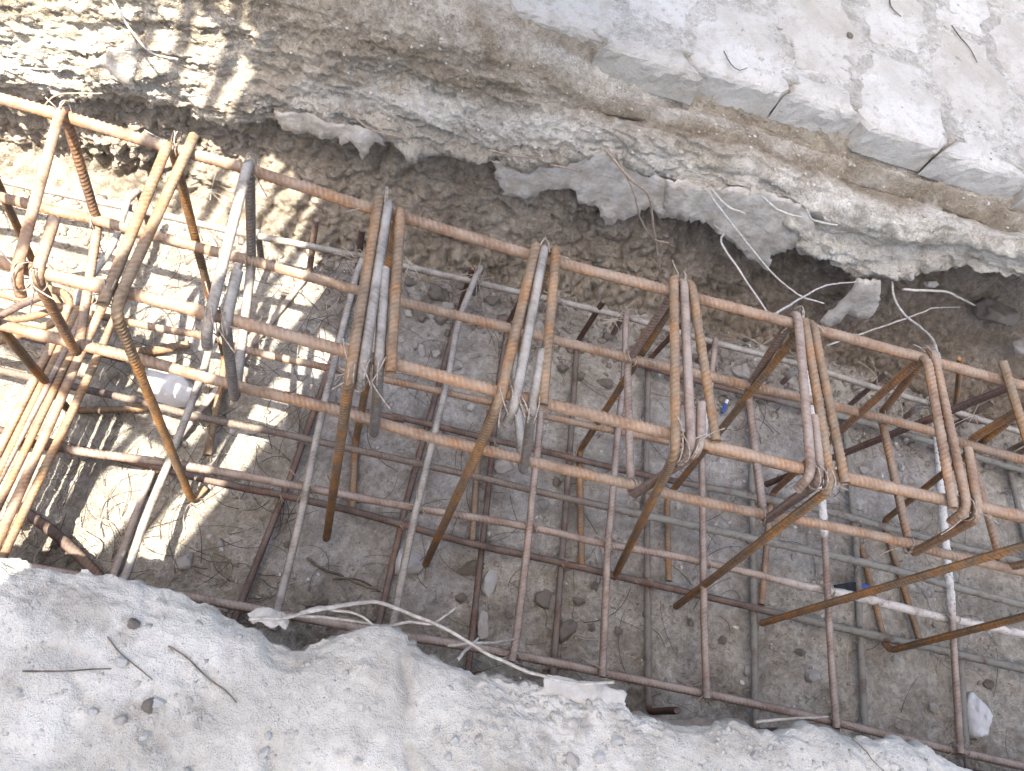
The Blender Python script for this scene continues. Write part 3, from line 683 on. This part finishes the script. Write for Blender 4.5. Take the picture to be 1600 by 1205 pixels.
for px in [(552, 582), (573, 582), (588, 577), (788, 625), (812, 635), (832, 640), (1066, 700), (1085, 700), (1276, 745), (1295, 748), (1515, 795), (600, 314), (850, 388), (1066, 440), (1250, 497), (1452, 557), (172, 458), (180, 462), (334, 500), (350, 505), (40, 432), (56, 436), (388, 258), (97, 176), (276, 226)]:
    tie(atz(*px, ZT+.006), stem, (1, .1, .1), rnd.uniform(.013, .019), 2)
for px in [(985, 560), (1172, 604), (1378, 648), (590, 462), (805, 516), (393, 408), (155, 346), (1194, 806), (1424, 852), (990, 762), (585, 660), (820, 718)]:
    tie(atz(*px, ZM-.004), stem, (1, .1, .1), .014, 1)
for px in [(747, 440), (978, 494), (871, 470), (564, 400), (831, 824), (651, 795), (953, 853), (807, 1024), (941, 1051), (1103, 1084), (1304, 1128), (1500, 1174), (1292, 924), (1487, 968), (478, 762), (262, 724), (1463, 634), (1100, 880)]:
    tie(atz(*px, ZU+.007), foot, (.7, .7, 0), .013, 2)

def crossings(A, B, za, tol=.02):
    a, _ = resamp(spline(A, 6), .004); b, _ = resamp(np.asarray(B), .004)
    D = np.hypot(a[:, None, 0]-b[None, :, 0], a[:, None, 1]-b[None, :, 1]); i, j = np.unravel_index(D.argmin(), D.shape)
    return (a[i][0], a[i][1], za) if D[i, j] < tol else None
for px, m, c in TT:
    for k in ('L5', 'L10', 'L6', 'L8'):
        p = crossings(Z(px, ZU+.016), ext(Z(LL[k], ZU), -1.0, 1.8), ZU+.007)
        if p and rnd.random() < .8: tie(p, foot, (rnd.uniform(.4, .9), rnd.uniform(.3, .9), 0), .0125, rnd.choice([1, 2]))
for px, m, c in TB:
    for k in ('L9', 'L11', 'L7'):
        p = crossings(Z(px, .014), ext(Z(LL[k], ZL), -1.0, 1.8), .022)
        if p and rnd.random() < .7: tie(p, foot, (rnd.uniform(.4, .9), rnd.uniform(.3, .9), 0), .013, 1)

# ------------------------------------------------------------------ loose bars heaped at the sunny end
def loose(px, z, r, mat, label, group=None, ribs=True, cat='rebar'):
    P = [atz(a, b, z if np.isscalar(z) else z[i]) for i, (a, b) in enumerate(px)]
    o = bar('loose_rebar', spline(P, 10) if len(P) > 2 else np.array(P), r, MAT[mat], None, ribs=ribs); tag(o, label, cat, group); return o
for n_, (px, r, m) in enumerate([([(108, 480), (75, 550), (0, 700), (-60, 820)], .0075, 'dusty'), ([(122, 480), (93, 545), (0, 735), (-70, 880)], .0065, 'fresh'), ([(130, 490), (100, 550), (4, 736), (-60, 860)], .0065, 'mauve'),
                 ([(140, 495), (108, 560), (12, 760), (-40, 868)], .0065, 'fresh'), ([(160, 480), (120, 566), (88, 640), (8, 820), (-30, 905)], .0078, 'dusty'), ([(196, 460), (150, 562), (114, 640), (20, 836), (-20, 925)], .0070, 'fresh')]):
    loose(px, .155+.017+rnd.uniform(0, .010), r, m, ['outermost dusty bar of the loose slanting bundle, farthest from the long orange stirrup leg', 'fifth bar of the loose slanting bundle counted from the long orange stirrup leg', 'fourth bar of the loose slanting bundle counted from the long orange stirrup leg', 'third bar of the loose slanting bundle counted from the long orange stirrup leg', 'second bar of the loose slanting bundle counted from the long orange stirrup leg', 'bar of the loose slanting bundle lying closest to the long orange stirrup leg'][n_], 'bundle of loose bars at the sunlit end')
loose([(20, 788), (50, 808), (84, 832), (135, 880), (170, 920)], .02, .009, 'dark', 'dark red rusted bar lying askew beneath the bundle of loose bars')
loose([(204, 551), (250, 546), (296, 538)], .012, .009, 'fresh', 'short orange rusted bar on the sunlit floor below the stirrup cage')
loose([(60, 446), (78, 452), (98, 458), (108, 470), (108, 486), (96, 500), (40, 520), (-40, 545)], [.17]*8, .0072, 'fresh', 'bent orange bar with a hooked end beside the bundle of loose bars')
loose([(-20, 505), (30, 478), (70, 462)], .2, .0065, 'dark', 'short brown bar lying across under the sunlit stirrups')
loose([(-20, 500), (40, 497), (100, 480), (150, 470)], .1, .007, 'fresh', 'rusty bar lying low across the sunlit floor')
loose([(1500, 560), (1497, 600), (1492, 640)], [.40, .30, .16], .0055, 'fresh', 'thin orange bar standing upright against the dark undercut bank')
loose([(1486, 640), (1510, 655), (1545, 660), (1620, 660)], .10, .006, 'dark', 'red brown curved bar lying below the dark undercut bank')

# ------------------------------------------------------------------ torn sheets in the bank
def bank_y(X, Zv):
    i = min(max(np.searchsorted(XS, X), 0), len(XS)-1); c = BP[i]; sel = c[(c[:, 2] < .56) & (c[:, 2] > -.02) & (c[:, 1] < 1.2)]
    return sel[np.argsort(abs(sel[:, 2]-Zv))[:6], 1].min()
def sheet(poly, Y, label, zplane=None, wrinkle=.008, jag=3.6, group=None, mat='sheet'):
    rj = random.Random(len(poly)*7+int(poly[0][0])); pts = []
    for (a, b) in zip(poly, poly[1:]+poly[:1]):
        L = math.hypot(b[0]-a[0], b[1]-a[1]); n = max(1, int(L/5))
        for k in range(n):
            t = k/n; j = jag if k else 0; pts.append((a[0]+(b[0]-a[0])*t+rj.uniform(-j, j), a[1]+(b[1]-a[1])*t+rj.uniform(-j, j)))
    x0, x1 = min(p[0] for p in pts), max(p[0] for p in pts); y0, y1 = min(p[1] for p in pts), max(p[1] for p in pts)
    inner = []
    def inside(x, y):
        c = False
        for (ax, ay), (bx, by) in zip(pts, pts[1:]+pts[:1]):
            if (ay > y) != (by > y) and x < (bx-ax)*(y-ay)/(by-ay)+ax: c = not c
        return c
    y = y0
    while y < y1:
        x = x0
        while x < x1:
            q = (x+rj.uniform(-2, 2), y+rj.uniform(-2, 2))
            if inside(*q) and min(math.hypot(q[0]-a, q[1]-b) for a, b in pts) > 4.5: inner.append(q)
            x += 9
        y += 9
    allp = pts+inner
    vs, es, fs, *_ = delaunay_2d_cdt([Vector(p) for p in allp], [], [list(range(len(pts)))], 1, .01)
    P = np.array([aty(v.x, v.y, Y(v.x, v.y) if callable(Y) else Y) if zplane is None else atz(v.x, v.y, zplane(v.x, v.y) if callable(zplane) else zplane) for v in vs])
    d = wrinkle*fbm(P, 22, 3, .5, 300)+wrinkle*.5*ridged(P, 40, 2, 310)
    P += d[:, None]*np.array([0, -1, 0] if zplane is None else [0, 0, 1])
    n = len(P); off = np.array([0, .0011, -.0004]) if zplane is None else np.array([0, 0, -.0012])
    V = np.concatenate([P, P+off]); Fc = [tuple(f) for f in fs]+[tuple(i+n for i in f)[::-1] for f in fs]
    cnt = {}
    for f in fs:
        for a, b in zip(f, list(f[1:])+[f[0]]): cnt[(a, b)] = 1
    for (a, b) in list(cnt):
        if (b, a) not in cnt: Fc.append((b, a, a+n, b+n))
    c = V.mean(0); o = mesh_py('torn_sheet', V-c, Fc, MAT[mat], None, True); o.location = c
    return tag(o, label, 'sheet', group)
sheet([(428, 172), (480, 174), (520, 190), (560, 196), (590, 205), (602, 232), (585, 222), (575, 240), (565, 252), (560, 232), (548, 216), (534, 226), (528, 210), (500, 212), (470, 206), (440, 200)], .685, 'small torn pale strip hanging under the soil lip by the lattice shadows', jag=2.)
sheet([(768, 250), (800, 250), (850, 245), (905, 235), (960, 232), (1010, 258), (1050, 285), (1085, 325), (1060, 345), (1035, 340), (1018, 322), (1008, 326), (985, 340), (962, 347), (945, 352), (938, 336), (930, 322), (905, 318), (900, 300), (872, 294), (850, 298), (832, 310), (812, 312), (790, 308), (780, 290)], lambda x, y: .705+.02*(x-772)/300, 'large torn pale sheet with ragged drooping edge in the middle of the bank')
sheet([(1040, 280), (1110, 290), (1190, 295), (1252, 322), (1270, 345), (1278, 402), (1262, 402), (1240, 385), (1205, 399), (1201, 424), (1152, 388), (1134, 371), (1103, 346), (1040, 340)], lambda x, y: .715-.01*(x-1040)/200, 'folded brownish torn sheet behind the pale roots')
sheet([(1338, 438), (1376, 438), (1374, 475), (1364, 492), (1342, 500), (1326, 492), (1296, 512), (1281, 502), (1308, 476), (1328, 456)], .672, 'twisted scrap of sheet dangling below the undercut lip', jag=1.6)
sheet([(150, 95), (200, 60), (214, 70), (212, 110), (208, 140), (170, 110), (140, 105)], .60, 'sunlit crumpled sheet sticking out of the bank', jag=2.)
sheet([(386, 958), (400, 950), (425, 951), (446, 956), (452, 968), (446, 984), (436, 976), (424, 982), (410, 974), (396, 976)], 0, 'white torn sheet lying in the notch of the near crust', zplane=.47, jag=2.5, mat='dustsheet')
sheet([(850, 1056), (880, 1058), (930, 1066), (968, 1077), (980, 1085), (975, 1106), (920, 1100), (850, 1086)], 0, 'white torn sheet poking from under the near crust beside the long root', zplane=.474, jag=2.5, wrinkle=.004, mat='dustsheet')

# ------------------------------------------------------------------ roots
def root(px, r, label, Y=None, z=None, mat='root', taper=.7, group=None):
    P = [aty(a, b, Y if np.isscalar(Y) else Y[i]) if Y is not None else atz(a, b, z if np.isscalar(z) else z[i]) for i, (a, b) in enumerate(px)]
    C, s = resamp(spline(P, 8), .006); C = C+.0012*np.stack([fbm(C, 60, 2, .5, 400+i) for i in range(3)], 1)
    V, Q = tube(C, r*.85, 7, taper); c = V.mean(0)
    o = mesh_np('root', V-c, Q, MAT[mat]); o.location = c
    return tag(o, label, 'root', group)
root([(1116, 352), (1130, 364), (1127, 380), (1155, 422), (1180, 460), (1201, 490)], .0030, 'pale root hanging in a bend left of the longest straight root', Y=[.70, .66, .62, .58, .54, .50])
root([(1110, 305), (1138, 343), (1175, 390), (1208, 428), (1250, 462), (1288, 474)], .0028, 'long pale root reaching down past the brownish folded sheet', Y=[.68, .64, .62, .60, .58, .57])
root([(1208, 492), (1232, 478), (1257, 463), (1292, 446), (1345, 440)], .0026, 'pale root arching from the top bar up to the undercut lip', Y=[.33, .42, .52, .60, .69])
root([(1394, 440), (1397, 466), (1412, 490), (1437, 511), (1456, 529), (1465, 550), (1473, 570)], .0032, 'pale root drooping from the undercut lip onto the hooked stirrup', Y=[.69, .64, .60, .55, .48, .40, .30])
root([(1411, 452), (1442, 454), (1478, 456), (1502, 467), (1523, 477)], .0036, 'thick pale broken root bridging the dark undercut', Y=[.66, .67, .68, .70, .74])
root([(1292, 540), (1336, 525), (1394, 505), (1441, 488), (1461, 481), (1500, 480)], .0026, 'long thin grey root stretched across the dark undercut', Y=[.60, .62, .65, .68, .70, .76])
root([(1113, 297), (1127, 314), (1143, 326), (1165, 334)], .0034, 'short pale root stub above the brownish folded sheet', Y=[.69, .66, .64, .63])
root([(1190, 306), (1205, 320), (1222, 331), (1254, 340)], .0032, 'curved pale root stub at the right end of the folded sheet', Y=[.69, .66, .65, .64])
root([(1260, 328), (1268, 342), (1280, 347), (1309, 352)], .0032, 'white tipped root stub curling out above the undercut', Y=[.70, .67, .66, .655])
root([(764, 235), (800, 243), (843, 247)], .0026, 'thin root lying along the soil lip above the large torn sheet', Y=[.69, .68, .675], mat='brownroot')
root([(545, 172), (562, 190), (590, 206), (640, 217)], .0030, 'thin brown root curving along the lip by the small torn strip', Y=[.68, .67, .665, .66], mat='brownroot')
root([(945, 232), (985, 280), (1013, 305), (1020, 350), (1026, 385), (1031, 425)], .0036, 'brown root running down over the large torn sheet', Y=[.71, .66, .65, .655, .66, .66], mat='brownroot')
root([(962, 240), (990, 300), (1000, 340), (1020, 372), (1045, 380)], .0022, 'forked thin brown root beside the one running over the sheet', Y=[.71, .66, .655, .655, .66], mat='brownroot')
root([(860, 258), (885, 262), (908, 268)], .0030, 'short root stub above the large torn sheet', Y=[.69, .68, .665], mat='brownroot')
root([(172, -8), (188, 20), (202, 43), (225, 73), (244, 86), (278, 93)], .0028, 'grey stem lying over the sunlit top of the bank', Y=[.68, .65, .63, .62, .62, .63])
root([(70, 165), (85, 150), (110, 146), (160, 146)], .0022, 'dark thin stem beside the sunlit stirrup', Y=[.57, .575, .58, .585], mat='brownroot')
root([(0, 104), (40, 107), (90, 108), (130, 104)], .0022, 'thin pale stem on the sunlit slope', Y=.585)
root([(470, 958), (520, 949), (583, 941), (635, 957), (702, 986), (765, 1023), (828, 1051), (905, 1068), (960, 1066)], .0033, 'long grey root lying along the rim of the near crust', z=[.50, .49, .46, .45, .46, .47, .49, .505, .515], mat='greyroot')
root([(600, 982), (640, 972), (674, 976), (695, 963), (712, 950)], .0026, 'forked pale root tip above the long grey root', z=[.47, .455, .45, .44, .43], mat='greyroot')
root([(714, 1032), (730, 1014), (748, 997)], .0028, 'short root stub crossing under the long grey root', z=[.49, .46, .43], mat='greyroot')
root([(700, 1008), (744, 1005), (780, 1003), (808, 997)], .0024, 'pale side root reaching a mauve cross bar', z=[.45, .44, .40, .35], mat='greyroot')
root([(388, 967), (451, 965), (497, 949), (520, 953), (560, 960), (586, 981)], .0026, 'pale root looping out of the notch in the crust', z=[.49, .485, .475, .47, .465, .47], mat='greyroot')
root([(440, 962), (500, 964), (560, 972), (606, 980)], .0026, 'second pale root lying below the looping one', z=[.478, .46, .45, .455], mat='greyroot')
root([(1180, 1128), (1220, 1124), (1260, 1122), (1294, 1120)], .0027, 'white coated root under the rim near a tied bar', z=[.46, .45, .44, .43], mat='greyroot')

# ------------------------------------------------------------------ stones
def stone_mesh(name, seed, mat, sub=3, ang=1.):
    bm = bmesh.new(); bmesh.ops.create_icosphere(bm, subdivisions=sub, radius=1)
    P = np.array([v.co for v in bm.verts]); rj = np.random.RandomState(seed)
    for _ in range(6):                                            # broken faces
        n = rj.normal(size=3); n /= np.linalg.norm(n); k = rj.uniform(.45, .85); t = P@n; P = P-np.clip(t-k, 0, 9)[:, None]*n*ang
    P *= 1+.30*fbm(P+seed*3.1, 1.6, 3, .55, seed)[:, None]; P += .09*np.stack([fbm(P+seed, 6, 2, .5, seed+i) for i in range(3)], 1)
    P *= 1+.06*fbm(P+seed, 15, 3, .6, seed+9)[:, None]
    for v, p in zip(bm.verts, P): v.co = p
    me = bpy.data.meshes.new(name); bm.to_mesh(me); bm.free(); me.materials.append(MAT[mat]); me.polygons.foreach_set('use_smooth', np.ones(len(me.polygons), bool)); return me
SM = {m: [stone_mesh('stone', 10*i+j, m, 4) for j in range(5)] for i, m in enumerate(('stone', 'pale', 'clod', 'white_stone'))}
rnd = random.Random(77)
def stone(px, wpx, hpx, mat, label, where='floor', group=None, Y=None):
    if where == 'floor': p = atz(*px, .0); p = atz(*px, floorz(p[0], p[1])+.006)
    elif where == 'ledge': p = atz(*px, NZ); p = atz(*px, ledgez(p[0], p[1])+.003)
    else: p = aty(*px, Y)
    w = np.linalg.norm(p-CAM); sx = wpx*w/F/2; sy = hpx*w/F/2
    o = link(bpy.data.objects.new('stone', rnd.choice(SM[mat]))); o.location = p
    o.scale = (sx*1.12, sy*1.12, (sx+sy)/2*rnd.uniform(.75, .95)); o.rotation_euler = (rnd.uniform(-.3, .3), rnd.uniform(-.3, .3), rnd.uniform(-.4, .6))
    return tag(o, label, 'stone', group)
stone((641, 884), 52, 48, 'pale', 'largest grey lump of concrete on the trench floor under a cross bar')
stone((765, 911), 28, 38, 'pale', 'upright grey stone between two cross bars near the crust')
stone((757, 976), 22, 40, 'stone', 'long grey stone against the near rim')
stone((252, 604), 84, 58, 'white_stone', 'bright white stone chunk in the sun beside the stirrup cage')
stone((1525, 1120), 26, 50, 'white_stone', 'white upright stone flake on the trench floor beside a plastered cross bar')
stone((1161, 579), 32, 24, 'stone', 'grey stone at the foot of the bank behind a bunch of stirrups')
stone((818, 515), 34, 60, 'stone', 'large grey slab leaning under a bunch of stirrups')
stone((807, 664), 40, 34, 'stone', 'grey lump under tie wires of a stirrup bunch')
stone((789, 727), 36, 20, 'stone', 'flat grey stone below a bunch of stirrups')
stone((290, 877), 26, 22, 'stone', 'pale grey lump beside two sunlit cross bars')
stone((885, 985), 26, 34, 'clod', 'dark broken stone against a bottom cross bar')
stone((1270, 1056), 22, 20, 'stone', 'round grey stone on the bare floor by the near rim')
stone((684, 456), 34, 26, 'clod', 'dark lump of earth beside the far mat bar')
stone((1410, 730), 11, 9, 'pale', 'small white pebble beyond the right hand ring stirrup')
stone((1403, 1031), 14, 12, 'pale', 'small white stone at the foot of a hooked stirrup')
stone((737, 636), 13, 11, 'pale', 'small white stone beneath the near top bar')
stone((1422, 430), 13, 18, 'stone', 'small stone wedged in the undercut lip above pale roots', 'bank', Y=.69)
stone((1596, 540), 22, 26, 'stone', 'lump of pale mortar stuck in the dark undercut', 'bank', Y=.72)
stone((1455, 444), 20, 10, 'stone', 'chip of stone lodged in the undercut roof', 'bank', Y=.72)
stone((1558, 492), 52, 30, 'clod', 'broad rough lump of earth bulging in the undercut', 'bank', Y=.76)
gl, gg = 'grey stone the size of a walnut on the trench floor', 'stones lying on the trench floor'
for x, y, w, h in [(660, 547, 14, 18), (681, 553, 15, 14), (716, 571, 14, 13), (650, 538, 10, 12), (640, 490, 14, 10), (660, 497, 14, 12), (700, 478, 18, 14), (628, 530, 12, 10), (880, 576, 17, 12), (908, 588, 16, 11), (945, 598, 24, 14), (870, 752, 14, 14), (925, 980, 12, 12), (795, 962, 14, 11), (722, 934, 18, 13), (672, 936, 18, 14), (1170, 1050, 16, 14), (1040, 990, 14, 12), (1190, 985, 14, 12),
                    (1080, 972, 12, 11), (966, 985, 14, 12), (1300, 985, 12, 10), (1460, 1105, 13, 11), (1545, 1070, 16, 12), (700, 520, 12, 10), (735, 505, 14, 10), (1350, 735, 12, 10), (1230, 730, 10, 10), (480, 520, 10, 9), (450, 850, 12, 10), (540, 900, 12, 10), (505, 940, 14, 12), (345, 850, 10, 9), (230, 770, 10, 9)]:
    stone((x, y), w, h, rnd.choice(['stone', 'stone', 'clod']), gl, group=gg)
dl, dg = 'dark crumbling clod of earth on the trench floor', 'clods lying on the trench floor'
for x, y, w, h in [(850, 937, 26, 24), (735, 889, 38, 22), (905, 940, 18, 12), (930, 915, 14, 10), (1090, 560, 18, 12), (690, 500, 20, 14), (668, 470, 18, 13), (720, 446, 20, 13), (770, 470, 22, 14), (640, 440, 20, 13), (1010, 960, 12, 10), (1130, 1000, 14, 10), (1250, 1020, 14, 10), (845, 480, 18, 12), (1010, 520, 18, 12), (950, 525, 18, 12), (1060, 545, 18, 12)]:
    stone((x, y), w, h, 'clod', dl, group=dg)
nl, ng = 'small pale stone lying on the dusty near crust', 'stones on the near crust'
for x, y, w, h in [(191, 1033, 15, 13), (248, 1098, 20, 17), (187, 1125, 20, 13), (297, 1095, 9, 8), (413, 1175, 14, 15), (146, 1111, 11, 10), (732, 1135, 13, 14), (712, 1156, 14, 13), (747, 1154, 11, 12), (964, 1158, 15, 14), (896, 1187, 18, 20), (938, 1184, 16, 15), (701, 1183, 9, 10), (682, 1142, 9, 8), (225, 1150, 12, 11), (420, 1150, 9, 10), (1180, 1180, 11, 10), (560, 1190, 12, 10), (28, 1081, 9, 7)]:
    stone((x, y), w, h, 'pale' if rnd.random() < .55 else 'stone', nl, 'ledge', ng)
stone((233, 1102), 17, 17, 'clod', 'dark round stone touching a pale one on the near crust', 'ledge')
stone((209, 974), 16, 14, 'clod', 'lone dark pebble near the middle of the dusty crust', 'ledge')
stone((1328, 55), 9, 9, 'clod', 'tiny dark pebble on the dusty paving', 'bank', Y=atz(1328, 55, PZ+.003)[1])
stone((1326, 96), 20, 12, 'stone', 'crumbling lump of grey mortar on the dusty paving', 'bank', Y=atz(1326, 96, PZ-.004)[1])

# gravel, crumbs and needles nobody could count
def scatter(name, pts, radii, mat, seed=0):
    bm = bmesh.new(); bmesh.ops.create_icosphere(bm, subdivisions=1, radius=1); B = np.array([v.co for v in bm.verts]); Fb = np.array([[v.index for v in f.verts] for f in bm.faces]); bm.free()
    rj = np.random.RandomState(seed); Vs = []; Fs = []
    for k, (p, r_) in enumerate(zip(pts, radii)):
        b = B*(1+.32*rj.normal(size=(len(B), 1)).clip(-1.5, 1.5))*r_*np.array([rj.uniform(.6, 1.4), rj.uniform(.6, 1.4), rj.uniform(.4, .8)]); a = rj.uniform(0, 6.3)
        b = b@np.array([[math.cos(a), -math.sin(a), 0], [math.sin(a), math.cos(a), 0], [0, 0, 1]]); Vs.append(b+np.array(p)-np.array([0, 0, .25*r_])); Fs.append(Fb+k*len(B))
    o = mesh_np(name, np.concatenate(Vs), np.concatenate(Fs), MAT[mat], smooth=False); return tag(o, kind='stuff')
rj = np.random.RandomState(3)
def on_floor(n, x0=-1., x1=1.9, y0=-.33, y1=.68):
    out = []
    while len(out) < n:
        x, y = rj.uniform(x0, x1), rj.uniform(y0, y1)
        if vnoise(np.array([[x*7, y*7, 3.]]))[0]+.3*abs(y-.12)/.4 > rj.uniform(-.7, .9): out.append((x, y, floorz(x, y)+.001))
    return out
p = on_floor(5200); o = scatter('gravel', p, np.clip(rj.gamma(1.7, .0014, len(p)), .0008, .009), 'gravel', 1); tag(o, 'fine grey gravel strewn over the trench floor', 'gravel')
p = on_floor(700); o = scatter('gravel', p, np.clip(rj.gamma(2., .0011, len(p)), .001, .005), 'pale', 2); tag(o, 'scattered white grit on the trench floor', 'gravel')
p = on_floor(1500, y0=.45); o = scatter('earth_crumbs', [(a, b, c+.002) for a, b, c in p], np.clip(rj.gamma(2.2, .0022, len(p)), .001, .014), 'clod', 3); tag(o, 'earth crumbs fallen along the foot of the bank', 'crumbs')
p = []
for _ in range(4500):
    x = rj.uniform(-.6, 1.); y = np.interp(x, XN, rimY)-.01-abs(rj.normal())*.12
    if vnoise(np.array([[x*9, y*9, 8.]]))[0] > rj.uniform(-.5, .8): p.append((x, y, ledgez(x, y)))
pc = []
for _ in range(900):
    x = rj.uniform(-.6, 1.); y = np.interp(x, XN, rimY)-.005-abs(rj.normal())*.10
    if vnoise(np.array([[x*6, y*6, 18.]]))[0] > rj.uniform(0., .7): pc.append((x, y, ledgez(x, y)))
o = scatter('crust_crumbs', pc, np.clip(rj.gamma(2.2, .0009, len(pc)), .0008, .0042), 'grit', 14); tag(o, 'pale crumbs broken from the rim of the near crust', 'crumbs')
o = scatter('grit', p, np.clip(rj.gamma(1.8, .0008, len(p)), .0005, .0034), 'grit', 4); tag(o, 'fine pale grit on the dusty near crust', 'grit')
p = []
Rv = np.where((Rb > 3.2) & (Rb < 6.8))[0]
for _ in range(1500):
    i = rj.randint(len(XS)); j = rj.choice(Rv); q = BP[i, j]
    if -1.1 < q[0] < 1.7: p.append(q)
o = scatter('soil_crumbs', p, np.clip(rj.gamma(2., .0010, len(p)), .0006, .0038), 'crumb', 5); tag(o, 'sandy crumbs clinging to the slope of the bank', 'crumbs')
p = []
for _ in range(700):
    x = rj.uniform(-.05, 1.7); y = edgeY(x)+.02+abs(rj.normal())*.3
    p.append((x, y, PZ+.0005))
o = scatter('paving_grit', p, np.clip(rj.gamma(1.8, .0010, len(p)), .0006, .004), 'stone', 6); tag(o, 'sandy grit lying on the dusty paving', 'grit')

def strands(name, specs, r, mat, label, sides=4):
    Vs = []; Qs = []; n0 = 0
    for C in specs:
        v, q = tube(C, r*rj.uniform(.7, 1.3), sides, .6); Vs.append(v); Qs.append(q+n0); n0 += len(v)
    o = mesh_np(name, np.concatenate(Vs), np.concatenate(Qs), MAT[mat]); tag(o, label, 'needles', kind='stuff'); return o
def needle_at(x, y, z, L, a, curl, lift=.004):
    C = []
    for t in np.linspace(-.5, .5, 7):
        aa = a+curl*t; C.append((x+L*t*math.cos(a)-curl*L*t*t*math.sin(a), y+L*t*math.sin(a)+curl*L*t*t*math.cos(a), z+lift*(1-(2*t)**2)+.002))
    return np.array(C)
sp = []
for _ in range(620):
    x = rj.choice([rj.uniform(-.95, .1), rj.uniform(-.6, -.1), rj.uniform(-.2, 1.4)]); y = rj.uniform(-.30, .62)
    sp.append(needle_at(x, y, floorz(x, y), rj.uniform(.04, .13), rj.uniform(0, 3.14), rj.normal()*.8, rj.uniform(0, .012)))
strands('fallen_needles', sp, .0007, 'needle', 'thin dark pine needles littering the trench floor')
sp = []
for _ in range(200):
    x = rj.uniform(-.95, -.15) if rj.rand() < .7 else rj.uniform(0, 1.4); y = rj.uniform(-.28, .5)
    sp.append(needle_at(x, y, floorz(x, y), rj.uniform(.03, .10), rj.uniform(0, 3.14), rj.normal()*.9, rj.uniform(0, .02)))
strands('dry_straw', sp, .0008, 'straw', 'wispy pale straw lying among the bars')
sp = []
for px in [(960, 500), (1400, 610), (1370, 590), (745, 430), (640, 410), (860, 460), (330, 300), (1520, 650), (600, 400), (560, 410), (1190, 540)]:
    for _ in range(6):
        b = atz(*px, ZU+.01); d = rj.normal(size=3); d[2] = abs(d[2])*.5; d /= np.linalg.norm(d); L = rj.uniform(.03, .09)
        sp.append(np.array([b+d*L*t+np.array([0, 0, -.02*t*t]) for t in np.linspace(-.3, 1, 6)]))
strands('caught_needles', sp, .0007, 'straw', 'needles caught on the far mat bar')

# single dry stems on the near crust
def stem(px, r, label, where='ledge', group=None, mat='needle'):
    P = []
    for a, b in px:
        if where == 'ledge': q = atz(a, b, NZ); q = atz(a, b, ledgez(q[0], q[1])+.003)
        elif where == 'paving': q = atz(a, b, PZ+.004)
        else: q = atz(a, b, 0); q = atz(a, b, floorz(q[0], q[1])+.006)
        P.append(q)
    C, s = resamp(spline(P, 6), .01); V, Q = tube(C, r, 6, .7); c = V.mean(0); o = mesh_np('dry_stem', V-c, Q, MAT[mat]); o.location = c
    return tag(o, label, 'stem', group)
stem([(35, 1049), (100, 1049), (140, 1046), (174, 1045)], .0010, 'straight dark dry stem lying flat on the dusty crust')
stem([(168, 995), (185, 1018), (205, 1035), (238, 1062)], .0009, 'thin grey bent stem beside a pale stone on the crust')
stem([(263, 1010), (290, 1026), (325, 1060), (352, 1079), (370, 1098)], .0011, 'longest dark stem slanting across the dusty crust')
stem([(1331, 1155), (1350, 1170), (1365, 1190), (1385, 1208)], .0008, 'hair thin stem near the rim of the crust')
stem([(480, 872), (505, 890), (530, 898), (560, 912), (585, 920)], .0028, 'dark curved twig on the floor between cross bars', 'floor')
stem([(520, 905), (560, 906), (595, 925)], .0020, 'blackish thin twig touching a bottom cross bar', 'floor')
stem([(130, 830), (160, 850), (150, 875)], .0020, 'pale twig in the sunlit corner by the crust', 'floor', mat='straw')
stem([(1131, 80), (1142, 100), (1155, 110), (1168, 106)], .0012, 'curled dark fibre on the dusty paving', 'paving')
stem([(1390, 0), (1393, 12), (1408, 26)], .0016, 'dark bent fibre at a paving joint', 'paving')
stem([(1487, 40), (1500, 58), (1515, 75), (1527, 98)], .0014, 'dark grass blade lying in a zigzag paving joint', 'paving')

# litter
def cyl(name, a, b, r, mat, parent, sides=14):
    V, Q = tube(np.array([a, a+(b-a)*.04, a+(b-a)*.96, b]), r, sides); V = V.reshape(4, sides, 3); c0, c1 = V[0].mean(0), V[3].mean(0)
    V[0] = c0+(V[0]-c0)*.8; V[3] = c1+(V[3]-c1)*.8; V = V.reshape(-1, 3)
    Fc = [tuple(q) for q in Q]+[tuple(range(sides))[::-1], tuple(range(3*sides, 4*sides))]
    return mesh_py(name, V, Fc, MAT[mat], parent, False)
pen = empty('plastic_stub', (0, 0, 0)); tag(pen, 'small blue plastic stub with white end on the trench floor', 'litter')
a = atz(1129, 645, .014); b = atz(1134, 631, .014); c = atz(1136.5, 625, .014)
cyl('body', a, b, .0042, 'blue', pen); cyl('cap', b, c, .0037, 'white', pen)
scr = empty('plastic_scrap', (0, 0, 0)); tag(scr, 'black plastic scrap with a blue end lying under muddy bars', 'litter')
def slabp(name, px, z, t, mat, parent):
    P = Z(px, z); n = len(P); V = [p for p in P]+[p-np.array([0, 0, t]) for p in P]
    Fc = [tuple(range(n))[::-1], tuple(range(n, 2*n))]+[(i, (i+1) % n, (i+1) % n+n, i+n) for i in range(n)]
    return mesh_py(name, V, Fc, MAT[mat], parent)
slabp('strip', [(1304, 914), (1334, 909), (1341, 912), (1340, 924), (1308, 922)], .016, .006, 'black', scr)
slabp('tip', [(1341, 913), (1358, 914), (1362, 920), (1357, 925), (1341, 923)], .0165, .005, 'blue', scr)
